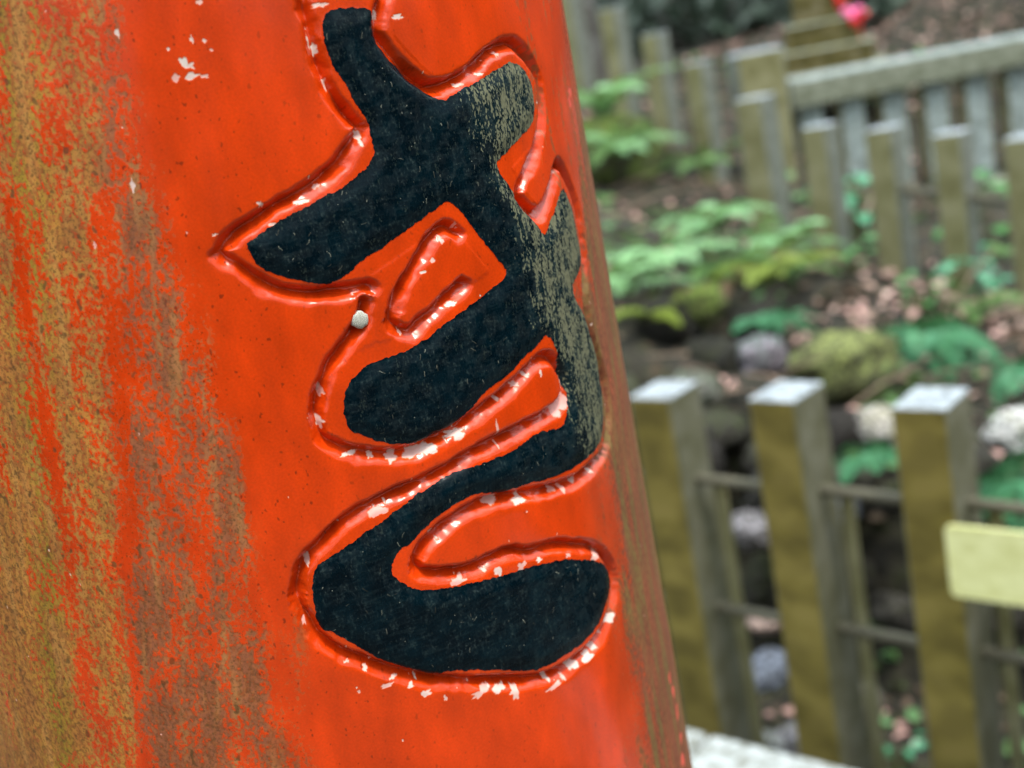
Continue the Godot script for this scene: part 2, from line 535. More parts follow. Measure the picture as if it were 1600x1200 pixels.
	am.add_surface_from_arrays(Mesh.PRIMITIVE_TRIANGLES, arr)
	var ch := part("painted_character", am, M.ink, root)
	ch.set_meta("label", "black painted cursive character, flaking at its right edge")

	# head of the white nail beside the middle stroke
	var st := SurfaceTool.new()
	st.begin(Mesh.PRIMITIVE_TRIANGLES)
	st.set_smooth_group(0)
	var rr := [0.0, 0.0018, 0.0029, 0.0035, 0.0035]
	var zz := [0.0009, 0.00085, 0.0006, 0.0001, -0.002]
	for k in 4:
		for a in 16:
			var t0 := TAU * a / 16
			var t1 := TAU * (a + 1) / 16
			var f := 1.0 + 0.07 * sin(a * 2.3)
			var f2 := 1.0 + 0.07 * sin(((a + 1) % 16) * 2.3)
			var p := [Vector3(cos(t0) * rr[k] * f, sin(t0) * rr[k] * f, zz[k]), Vector3(cos(t1) * rr[k] * f2, sin(t1) * rr[k] * f2, zz[k]), Vector3(cos(t1) * rr[k + 1] * f2, sin(t1) * rr[k + 1] * f2, zz[k + 1]), Vector3(cos(t0) * rr[k + 1] * f, sin(t0) * rr[k + 1] * f, zz[k + 1])]
			for q in [p[0], p[2], p[1], p[0], p[3], p[2]]:
				st.add_vertex(q)
	st.generate_normals()
	part("nail_head", st.commit(), M.chalk, root, on_shaft(75.9, -85.3, -0.3), Vector3(0, 75.9 * 0.001 / RAD, 0)).set_meta("label", "white chipped nail head left of the character")

# colour and relief of the lacquer
func paint_lacquer() -> void:
	var W := 1600
	var mm := (S1 - S0) / W
	var streak := nbytes(21, W, 200, 0.030, 4, W, W)
	var streak2 := nbytes(22, W, 90, 0.010, 3, W, W)
	var patch := nbytes(23, W, W / 2, 0.016, 5, W, W)
	var fine := nbytes(24, W, W * 2 / 3, 0.11, 4, W, W)
	var spots := nbytes(25, W, W * 2 / 3, 0.055, 2, W, W)
	var grit := nbytes(26, W, W, 0.25, 2)
	var mott := nbytes(27, W, W * 3 / 4, 0.14, 3, W, W)
	var px := PackedByteArray()
	px.resize(W * W * 3)
	var bp := PackedByteArray()
	bp.resize(W * W)
	var rg := PackedByteArray()
	rg.resize(W * W)
	var red := Color(0.845, 0.248, 0.03)
	var faded := Color(0.84, 0.30, 0.13)
	var tan := Color(0.73, 0.51, 0.20)
	var brown := Color(0.48, 0.28, 0.11)
	var pinkish := Color(0.58, 0.34, 0.22)
	var green := Color(0.58, 0.53, 0.11)
	var dark := Color(0.32, 0.22, 0.07)
	for y in W:
		var h := H1 - y * mm
		var low := clampf((60.0 - h) / 330.0, 0.0, 1.0)
		for x in W:
			var o := y * W + x
			var s := S0 + x * mm
			var c := red
			var g := grit[o] / 255.0 - 0.5
			var bump := 205.0 + g * 9.0
			var rough := 0.23
			if s < 40.0:
				var os := y * W + posmod(x + int((H1 - h) * 0.21 / mm), W)      # the runs lean a little round the shaft
				var n1 := streak[os] / 255.0
				var n2 := streak2[os] / 255.0
				var n3 := patch[os] / 255.0
				var n4 := fine[o] / 255.0
				var vein := grit[o] / 255.0 * 0.5 + mott[o] / 255.0 * 0.5
				var depth := 17.0 + (n2 - 0.5) * 22.0 - 10.0 * smoothstep(-180.0, -270.0, h) - s          # mm into the weathered side
				var d1 := s - 0.217 * (h + 2.0) - (n2 - 0.5) * 12.0
				var zone := smoothstep(5.0, -9.0, d1)
				var want_r := (0.34 + 0.28 * low) * smoothstep(-9.0, 10.0, depth) + 0.04
				var want_l := lerpf(0.46, 0.66, clampf(low * 1.6 + smoothstep(-18.0, -32.0, s), 0.0, 1.0))
				var want := lerpf(want_r, want_l, zone) + 0.2 * smoothstep(85.0, 115.0, depth)
				# runs of paint that kept their red
				want -= 0.38 * exp(-pow(d1 / 4.5, 2.0)) * smoothstep(12.0, -40.0, h)
				want -= 0.30 * exp(-pow((s + 48.0 - 0.15 * (h + 59.0) + (n2 - 0.5) * 12.0) / 5.0, 2.0)) * smoothstep(-30.0, -60.0, h)
				want -= 0.34 * exp(-pow((s + 46.0 - 0.11 * (h + 10.0) + (n2 - 0.5) * 8.0) / 6.0, 2.0)) * smoothstep(-100.0, -70.0, h)
				want -= 0.28 * exp(-pow((s + 12.0 + (n2 - 0.5) * 10.0) / 4.5, 2.0)) * smoothstep(-70.0, -110.0, h)
				var f := clampf((n1 * 0.15 + n3 * 0.27 + n4 * 0.32 + vein * 0.30 - 0.53) * 3.0 + 0.5, 0.0, 1.0)
				var k := smoothstep(-0.18, 0.20, want - f) * smoothstep(-6.0, 4.0, depth)
				var fade := smoothstep(0.55, -0.1, f - want) * smoothstep(-16.0, 14.0, depth)
				c = red.lerp(faded, fade * 0.9)
				if k > 0.0:
					var w := pinkish.lerp(tan, clampf(zone * 1.05 + (n3 - 0.5) * 0.9, 0.0, 1.0))
					var gs := exp(-pow((s + 33.0 - 0.28 * h + (n2 - 0.5) * 10.0) / 10.0, 2.0))
					w = w.lerp(green, clampf(gs * 1.1 * smoothstep(0.34, 0.55, n3 * 0.5 + n1 * 0.5), 0.0, 0.8))
					w = w.lerp(brown, clampf((n4 - 0.44) * 2.6, 0.0, 0.6))
					w = w.lerp(Color(0.74, 0.58, 0.32), clampf((0.42 - n1) * 2.2, 0.0, 0.45))
					w = w.lerp(dark, clampf((vein - 0.53) * 5.0, 0.0, 0.6)).lerp(Color(0.74, 0.44, 0.21), clampf((0.44 - vein) * 4.0, 0.0, 0.5))
					c = c.lerp(w, k * 0.95)
					bump -= k * (20.0 + 40.0 * vein)
					rough = lerpf(rough, 0.72, k)
				var sp := spots[o] / 255.0
				if sp > 0.77 and depth > 2.0:
					var q := smoothstep(0.77, 0.85, sp) * 0.6 * smoothstep(4.0, 24.0, depth)
					c = c.lerp(dark, q)
					bump -= 30.0 * q
					rough = lerpf(rough, 0.8, q)
				var sq := fine[(o * 3 + 1000 * W) % (W * W)] / 255.0
				if sq > 0.74 and depth > 0.0:
					c = c.lerp(dark, smoothstep(0.74, 0.82, sq) * 0.55)
			elif s > 150.0:
				var n1 := streak[o] / 255.0
				var n2 := streak2[o] / 255.0
				var n4 := fine[o] / 255.0
				var edge := 212.0 - 7.0 * smoothstep(-150.0, -300.0, h) + (n2 - 0.5) * 40.0 + clampf((h + 110.0) * 0.5, -4.0, 70.0)
				var depth := s - edge
				var fade := smoothstep(-34.0 - 14.0 * n2, 2.0, depth + (n1 - 0.5) * 16.0)
				c = red.lerp(Color(0.74, 0.27, 0.15), fade * 0.85)
				var k := smoothstep(-9.0, 12.0, depth + (n1 - 0.5) * 34.0 + (n4 - 0.5) * 26.0 + (mott[o] / 255.0 - 0.5) * 14.0)
				var line := smoothstep(0.60, 0.68, n1) * smoothstep(185.0, 200.0, s) * smoothstep(0.46, 0.54, n4) * 0.55
				var w := Color(0.53, 0.30, 0.19).lerp(Color(0.45, 0.38, 0.20), clampf((n1 - 0.38) * 3.0, 0.0, 1.0)).lerp(Color(0.42, 0.22, 0.13), clampf((n4 - 0.5) * 3.0, 0.0, 0.8))
				k = maxf(k, line)
				c = c.lerp(w, k * 0.95)
				bump -= k * 30.0
				rough = lerpf(rough, 0.72, k)
			if s > 0.0 and s < 220.0:
				var sp2 := spots[(o * 2 + 700 * W) % (W * W)] / 255.0
				if sp2 > 0.80:
					var q2 := smoothstep(0.80, 0.86, sp2) * (0.6 if s < 45.0 else 0.28)
					c = c.lerp(Color(0.40, 0.13, 0.05), q2)
			var b := 1.0 + g * 0.10 + (patch[o] / 255.0 - 0.5) * 0.18 + (streak[o] / 255.0 - 0.5) * 0.06
			px[o * 3] = int(clampf(c.r * b, 0.0, 1.0) * 255.0)
			px[o * 3 + 1] = int(clampf(c.g * b, 0.0, 1.0) * 255.0)
			px[o * 3 + 2] = int(clampf(c.b * b, 0.0, 1.0) * 255.0)
			bp[o] = int(clampf(bump, 0.0, 255.0))
			rg[o] = int(rough * 255.0)
	var jag := fnoise(31, 0.16, 2)
	var blobs := []
	for row in CHIPS:
		for k in range(0, row.size(), 4):
			blobs.append([row[k] * 0.1, row[k + 1] * 0.1, row[k + 2] * 0.1, row[k + 3] * 0.1, 0.0])
	for l in [smooth(curve(GROOVE_A), false, 3.0), smooth(curve(GROOVE_B), false, 3.0), smooth(curve(GROOVE_C), false, 3.0)]:
		for p in l:
			if rng.randf() < 0.09:
				var q: Vector2 = p + Vector2(rng.randfn() * 2.6, rng.randfn() * 2.4 - 1.0)
				blobs.append([q.x, q.y, rng.randf_range(0.22, 0.55), rng.randf_range(0.25, 1.0), rng.randf_range(-0.6, 0.6)])
	for k in 70:
		blobs.append([rng.randf_range(-150.0, 230.0), rng.randf_range(-400.0, 80.0), rng.randf_range(0.2, 0.5), rng.randf_range(0.25, 0.8), rng.randf_range(-0.5, 0.5)])
	for e in blobs:
		var reach := maxf(e[2], e[3]) * 1.5 + 0.8
		var tint := Color(0.92, 0.66, 0.62).lerp(Color(0.88, 0.82, 0.79), rng.randf())
		if e[0] > 236.0:
			tint = Color(0.90, 0.36, 0.30)
			e[3] *= 1.5
		var flake := []
		for q in rng.randi_range(9, 14):
			flake.append(rng.randf_range(0.45, 1.35))
		var ca := cos(e[4])
		var sa := sin(e[4])
		for y in range(int((H1 - e[1] - reach) / mm), int((H1 - e[1] + reach) / mm) + 2):
			for x in range(int((e[0] - reach - S0) / mm), int((e[0] + reach - S0) / mm) + 2):
				if x < 0 or y < 0 or x >= W or y >= W:
					continue
				var dx: float = S0 + x * mm - e[0]
				var dy: float = H1 - y * mm - e[1]
				var u: float = (dx * ca + dy * sa) / e[2]
				var t: float = (dy * ca - dx * sa) / e[3]
				var an := fposmod(atan2(t, u) / TAU, 1.0) * flake.size()
				var bound := lerpf(flake[int(an) % flake.size()], flake[(int(an) + 1) % flake.size()], an - floor(an))
				var r := sqrt(u * u + t * t) / bound + jag.get_noise_2d(x * 1.3, y * 1.3) * 0.18
				var k := smoothstep(1.10, 0.92, r)
				if k > 0.0:
					var o := y * W + x
					px[o * 3] = int(lerpf(px[o * 3], tint.r * 255.0, k))
					px[o * 3 + 1] = int(lerpf(px[o * 3 + 1], tint.g * 255.0, k))
					px[o * 3 + 2] = int(lerpf(px[o * 3 + 2], tint.b * 255.0, k))
					bp[o] = int(lerpf(bp[o], 120.0, k))
					rg[o] = int(lerpf(rg[o], 150.0, k))
	var m := StandardMaterial3D.new()
	m.albedo_texture = ImageTexture.create_from_image(Image.create_from_data(W, W, false, Image.FORMAT_RGB8, px))
	m.roughness_texture = ImageTexture.create_from_image(Image.create_from_data(W, W, false, Image.FORMAT_L8, rg))
	m.roughness = 1.0
	m.heightmap_enabled = true
	m.heightmap_texture = ImageTexture.create_from_image(Image.create_from_data(W, W, false, Image.FORMAT_L8, bp))
	m.heightmap_scale = 0.04
	m.texture_repeat = false
	M.lacquer = m

func paint_ink() -> void:
	var W := 1050
	var H := 1600
	var mm := (BS1 - BS0) / W
	var grain := nbytes(41, W, H / 5, 0.06, 4, W, H)
	var grit := nbytes(42, W, H / 2, 0.16, 3, W, H)
	var soft := nbytes(43, W, H, 0.012, 3)
	var brush := nbytes(45, W / 6, H, 0.09, 3, W, H)
	var curl := nbytes(44, W, H, 0.045, 2)
	var px := PackedByteArray()
	px.resize(W * H * 3)
	var bp := PackedByteArray()
	bp.resize(W * H)
	var rg := PackedByteArray()
	rg.resize(W * H)
	var wood := Color(0.51, 0.52, 0.42)
	for y in H:
		var h := BH1 - y * mm
		var lim := 148.0
		if h < -30.0:
			lim = lerpf(148.0, 162.0, clampf((-30.0 - h) / 40.0, 0.0, 1.0))
		if h < -100.0:
			lim = lerpf(162.0, 179.0, clampf((-100.0 - h) / 45.0, 0.0, 1.0))
		for x in W:
			var o := y * W + x
			var s := BS0 + x * mm
			var n1 := grain[o] / 255.0
			var n2 := grit[o] / 255.0
			var n3 := soft[o] / 255.0
			var c := Color(0.008, 0.058, 0.088).lerp(Color(0.015, 0.092, 0.125), clampf((n3 - 0.5) * 2.0 + 0.5, 0.0, 1.0))
			var k := 0.0
			var lively := smoothstep(0.38, 0.62, 1.0 - soft[(o * 2 + 400 * W) % (W * H)] / 255.0)
			var r := (clampf((n2 - 0.5) * 0.5, 0.0, 0.14) + clampf((n1 - 0.55) * 0.5, 0.0, 0.10)) * (0.25 + lively)
			r += clampf((brush[o] / 255.0 - 0.58) * 0.9, 0.0, 0.12)
			# thin pale wrinkles
			var wr := 1.0 - absf(curl[o] / 255.0 - 0.5) * 22.0
			if wr > 0.0 and lively > 0.3:
				r += wr * lively * smoothstep(0.40, 0.6, n1) * 0.34
			if n2 > 0.76:
				r += smoothstep(0.76, 0.86, n2) * 0.32
			if h > -184.0 and h < -30.0 + 60.0:
				var want := smoothstep(lim - 9.0, lim + 7.0, s + (n3 - 0.5) * 26.0) * 0.50 + 0.06 * smoothstep(lim + 5.0, lim + 30.0, s)
				if s > 196.0 or (h > -30.0 and s > 182.0):
					want += 0.03
				k = smoothstep(-0.04, 0.07, want - clampf((n1 * 0.36 + n2 * 0.46 + n3 * 0.22 - 0.52) * 2.8 + 0.52, 0.0, 1.0))
				r += want * 0.16
			c = c.lerp(Color(0.34, 0.37, 0.34), clampf(r, 0.0, 0.7))
			if k > 0.0:
				c = c.lerp(wood.lerp(Color(0.40, 0.39, 0.30), n2), k * 0.92)
			px[o * 3] = int(c.r * 255.0)
			px[o * 3 + 1] = int(c.g * 255.0)
			px[o * 3 + 2] = int(c.b * 255.0)
			rg[o] = int(clampf(62.0 + lively * 60.0 + (n2 - 0.5) * 50.0 + k * 110.0, 0.0, 255.0))
			bp[o] = int(clampf(170.0 - k * 90.0 + (n2 - 0.5) * 30.0 + (n1 - 0.5) * 30.0 + (brush[o] / 255.0 - 0.5) * 40.0 + clampf(wr, 0.0, 1.0) * 26.0, 0.0, 255.0))
	# dry specks and short scratches
	for k in 900:
		var cx := rng.randf_range(0, W)
		var cy := rng.randf_range(0, H)
		var len := rng.randi_range(1, 14) if rng.randf() < 0.6 else 1
		var ang := rng.randfn() * 0.5 + (1.9 if rng.randf() < 0.75 else 0.2)
		var tone := rng.randf_range(0.22, 0.62)
		for i in len:
			var x := int(cx)
			var y := int(cy)
			if x > 0 and y > 0 and x < W - 1 and y < H - 1:
				for o in ([y * W + x, y * W + x + 1] if tone < 0.5 or len > 1 else [y * W + x, y * W + x + 1, (y + 1) * W + x, (y + 1) * W + x + 1]):
					for q in 3:
						px[o * 3 + q] = maxi(px[o * 3 + q], int(tone * 255.0 * (0.95 if q < 2 else 0.85) * (1.0 - 0.3 * float(i) / len)))
			cx += cos(ang)
			cy += sin(ang)
			ang += rng.randfn() * 0.12
	var m := StandardMaterial3D.new()
	m.albedo_texture = ImageTexture.create_from_image(Image.create_from_data(W, H, false, Image.FORMAT_RGB8, px))
	m.roughness = 1.0
	m.roughness_texture = ImageTexture.create_from_image(Image.create_from_data(W, H, false, Image.FORMAT_L8, rg))
	m.metallic_specular = 0.26
	m.heightmap_enabled = true
	m.heightmap_texture = ImageTexture.create_from_image(Image.create_from_data(W, H, false, Image.FORMAT_L8, bp))
	m.heightmap_scale = 0.02
	m.texture_repeat = false
	M.ink = m

# ------------------------------------------------------------------ plants and stones
func frond(len: float, rise: float, droop: float, seed_: int, pairs := 20, width := 0.17) -> ArrayMesh:
	var r := RandomNumberGenerator.new()
	r.seed = seed_
	var st := SurfaceTool.new()
	st.begin(Mesh.PRIMITIVE_TRIANGLES)
	var pts := []
	var p := Vector3.ZERO
	var ang := rise
	var n := pairs
	var side := r.randf_range(-0.25, 0.25)
	for i in n + 1:
		pts.append(p)
		var t := float(i) / n
		p += Vector3(sin(side * t), 0, 1).normalized() * cos(ang) * len / n + Vector3.UP * sin(ang) * len / n
		ang = lerpf(rise, droop, pow(t, 0.8))
	for i in n:
		var a: Vector3 = pts[i]
		var b: Vector3 = pts[i + 1]
		var w := 0.0022 * (1.0 - 0.8 * float(i) / n)
		var up := Vector3.UP * w
		var sd := (b - a).cross(Vector3.UP).normalized() * w
		st.set_color(Color(0.55, 0.62, 0.40))
		quad(st, a - sd, b - sd, b + sd, a + sd)
		quad(st, a + up, b + up, b - up, a - up)
		var t := float(i) / n
		if t < 0.10:
			continue
		var l := len * width * pow(sin(PI * clampf(0.12 + 0.88 * t, 0, 1)), 0.75) * r.randf_range(0.85, 1.1)
		var f := (b - a).normalized()
		var out := f.cross(Vector3.UP).normalized()
		for sgn in [-1.0, 1.0]:
			var dir: Vector3 = (out * sgn + f * 0.35 + Vector3.UP * r.randf_range(-0.28, 0.12)).normalized()
			var k := r.randf_range(0.72, 1.18)
			st.set_color(Color(k, k, k * r.randf_range(0.85, 1.1)))
			var half := f * len / n * 0.36
			var tip := a + dir * l + Vector3.UP * (-0.18 * l)
			var mid := a + dir * l * 0.45
			var lift := Vector3.UP * 0.003
			quad(st, a - half * 0.3, mid - half + lift, tip, mid + half - lift)
	return st.commit()

func fern(label: String, at: Vector3, size: float, count: int, mat: Material, seed_: int, group := "ferns on the bank") -> void:
	var r := RandomNumberGenerator.new()
	r.seed = seed_
	at.y = maxf(at.y, land_y(at) - 0.01)
	var t := thing("fern", label, "fern", at, 0.0, group)
	var meshes := []
	for k in 3:
		if mat == M.fern_teal:
			meshes.append(frond(size * (0.85 + 0.15 * k), 1.5 - 0.25 * k, -1.35 + 0.15 * k, seed_ * 10 + k, 22, 0.24))
			continue
		meshes.append(frond(size * (0.85 + 0.15 * k), 1.30 - 0.2 * k, -0.75 + 0.1 * k, seed_ * 10 + k))
	for k in count:
		var o := part("frond", meshes[k % 3], M.fern_green if k % 4 == 3 and mat == M.fern_pale else mat, t, Vector3(r.randf_range(-0.02, 0.02), 0, r.randf_range(-0.02, 0.02)), Vector3(r.randf_range(-0.25, 0.25), TAU * (k + r.randf_range(-0.35, 0.35)) / count, r.randf_range(-0.15, 0.15)))
		o.scale = Vector3.ONE * r.randf_range(0.75, 1.1)

func leaf_mesh(l: float, w: float) -> ArrayMesh:
	var st := SurfaceTool.new()
	st.begin(Mesh.PRIMITIVE_TRIANGLES)
	st.set_color(Color.WHITE)
	var prof := [0.0, 0.7, 1.0, 0.85, 0.5, 0.0]
	for i in 5:
		var t0 := i / 5.0
		var t1 := (i + 1) / 5.0
		for sgn in [-1.0, 1.0]:
			var a := Vector3(0, -0.25 * l * t0 * t0, t0 * l)
			var b := Vector3(0, -0.25 * l * t1 * t1, t1 * l)
			var c := b + Vector3(sgn * w * prof[i + 1], 0.35 * w * prof[i + 1], 0)
			var d := a + Vector3(sgn * w * prof[i], 0.35 * w * prof[i], 0)
			if sgn > 0:
				quad(st, a, b, c, d)
			else:
				quad(st, d, c, b, a)
	return st.commit()

func plant(label: String, at: Vector3, size: float, count: int, mat: Material, seed_: int) -> void:
	var r := RandomNumberGenerator.new()
	r.seed = seed_
	at.y = maxf(at.y, land_y(at) - 0.01)
	var t := thing("leafy_plant", label, "plant", at, 0.0, "broad leaved plants on the bank")
	var lm := leaf_mesh(size * 0.34, size * 0.105)
	for k in count * 2:
		var ang := TAU * k * 0.382 + r.randf_range(-0.3, 0.3)
		var hgt := size * r.randf_range(0.2, 0.95)
		var base := Vector3(sin(ang), 0, cos(ang)) * size * 0.10 * r.randf()
		var top := Vector3(sin(ang), 0, cos(ang)) * size * r.randf_range(0.1, 0.42) + Vector3(0, hgt, 0)
		part("stem", tube([base, base.lerp(top, 0.5) + Vector3(0, size * 0.06, 0), top], [0.003, 0.0025, 0.002], 5), M.stem, t)
		part("leaf", lm, mat, t, top, Vector3(r.randf_range(-0.5, 0.35), ang, r.randf_range(-0.3, 0.3))).scale = Vector3.ONE * r.randf_range(0.7, 1.2)

func rock(label: String, at: Vector3, size: Vector3, mat: Material, moss: Color, bare: Color, amount: float, seed_: int, group := "stones on the bank") -> void:
	var f := fnoise(seed_, 0.9, 4)
	var f2 := fnoise(seed_ + 1, 3.5, 3)
	var v := func(i: int, j: int) -> Vector3:
		var th := PI * j / 18.0
		var ph := TAU * (i % 28) / 28.0
		var p := Vector3(sin(th) * cos(ph), cos(th), sin(th) * sin(ph))
		var q := p * (1.0 + 0.42 * f.get_noise_3dv(p * 1.3) + 0.16 * f2.get_noise_3dv(p))
		var m := maxf(absf(q.x), maxf(absf(q.y), absf(q.z)))
		return q.lerp(q / maxf(m, 0.001) * 0.85, 0.28) * size * 0.5
	var st := SurfaceTool.new()
	st.begin(Mesh.PRIMITIVE_TRIANGLES)
	st.set_smooth_group(0)
	for j in 18:
		for i in 28:
			for e in [[i, j], [i, j + 1], [i + 1, j + 1], [i, j], [i + 1, j + 1], [i + 1, j]]:
				var p: Vector3 = v.call(e[0], e[1])
				var up := p.y / (size.y * 0.5)
				var k := smoothstep(0.1, 0.55, up * 0.35 + f2.get_noise_3dv(p / size.x * 4.0) * 0.9 + amount)
				st.set_color(bare.lerp(moss, k).srgb_to_linear())
				st.add_vertex(p)
	st.generate_normals()
	var o := MeshInstance3D.new()
	o.name = numbered("stone")
	o.mesh = st.commit()
	o.material_override = mat
	add_child(o, true)
	o.position = at
	o.rotation = Vector3(0.1 * sin(seed_), seed_ * 1.3, 0.12 * cos(seed_ * 2.0))
	tag(o, label, "stone", group)

func tree(label: String, at: Vector3, r0: float, h: float, seed_: int, bark: Material, green: Material) -> void:
	var r := RandomNumberGenerator.new()
	r.seed = seed_
	var t := thing("cedar_tree", label, "tree", at, r.randf() * TAU, "trees on the slope behind")
	var pts := []
	var rad := []
	for k in 11:
		var f := k / 10.0
		pts.append(Vector3(sin(f * 3.0 + seed_) * 0.12, -0.4 + f * h, cos(f * 2.0 + seed_) * 0.12))
		rad.append(r0 * (1.0 - 0.85 * f) * (1.35 if k == 0 else 1.0))
	part("trunk", tube(pts, rad, 14), bark, t)
	var st := SurfaceTool.new()
	st.begin(Mesh.PRIMITIVE_TRIANGLES)
	for k in 16:
		var f := 0.38 + 0.6 * k / 16.0
		var base := Vector3(0, f * h, 0)
		var ang := k * 2.4 + r.randf()
		var l := (1.0 - f) * h * 0.36 + 0.6
		var tip := base + Vector3(cos(ang) * l, -0.12 * l + 0.2, sin(ang) * l)
		part("limb", tube([base, base.lerp(tip, 0.5) + Vector3(0, 0.12, 0), tip], [0.05, 0.03, 0.01], 5), bark, t)
		for c in 90:
			var d := pow(r.randf(), 0.6)
			var p := base.lerp(tip, d) + Vector3(r.randfn(), r.randfn() * 0.6, r.randfn()) * (0.16 + 0.22 * d) * l * 0.6
			var g := r.randf_range(0.6, 1.25)
			st.set_color(Color(g, g, g))
			var a := Vector3(r.randfn(), r.randfn() * 0.5, r.randfn()).normalized() * r.randf_range(0.12, 0.30)
			var b := Vector3(r.randfn(), r.randfn(), r.randfn()).cross(a).normalized() * 0.07
			quad(st, p - a, p + b, p + a, p - b)
	var crown := part("crown", st.commit(), green, t)
	crown.set_meta("kind", "stuff")

func shrub(label: String, at: Vector3, h: float, seed_: int) -> void:
	var r := RandomNumberGenerator.new()
	r.seed = seed_
	var t := thing("shrub", label, "shrub", at, r.randf() * TAU, "shrubs along the path")
	for k in 4:
		part("stem", tube([Vector3(0.1 * k - 0.15, 0, 0), Vector3(r.randfn() * 0.3, h * 0.45, r.randfn() * 0.3), Vector3(r.randfn() * 0.5, h * 0.9, r.randfn() * 0.5)], [0.035, 0.022, 0.008], 6), M.bark, t)
	var st := SurfaceTool.new()
	st.begin(Mesh.PRIMITIVE_TRIANGLES)
	for c in 2200:
		var y := r.randf()
		var w := 0.95 * sin(PI * clampf(0.15 + 0.8 * y, 0.0, 1.0)) * sqrt(r.randf()) * (1.0 + 0.25 * sin(y * 9.0 + seed_))
		var a0 := r.randf() * TAU
		var p := Vector3(cos(a0) * w, y * h, sin(a0) * w)
		var g := r.randf_range(0.6, 1.25)
		st.set_color(Color(g, g, g))
		var a := Vector3(r.randfn(), r.randfn() * 0.6, r.randfn()).normalized() * r.randf_range(0.08, 0.16)
		var b := Vector3(r.randfn(), r.randfn(), r.randfn()).cross(a).normalized() * 0.06
		quad(st, p - a, p + b, p + a, p - b)
	part("foliage", st.commit(), M.crown, t).set_meta("kind", "stuff")

func scatter(n: String, label: String, category: String, mesh: Mesh, mat: Material, xf: Array, cols: Array) -> void:
	var mmesh := MultiMesh.new()
	mmesh.transform_format = MultiMesh.TRANSFORM_3D
	mmesh.use_colors = true
	mmesh.mesh = mesh
	mmesh.instance_count = xf.size()
	for i in xf.size():
		mmesh.set_instance_transform(i, xf[i])
		mmesh.set_instance_color(i, cols[i])
	var o := MultiMeshInstance3D.new()
	o.name = numbered(n)
	o.multimesh = mmesh
	o.material_override = mat
	o.set_meta("kind", "stuff")
	tag(o, label, category)
	add_child(o, true)

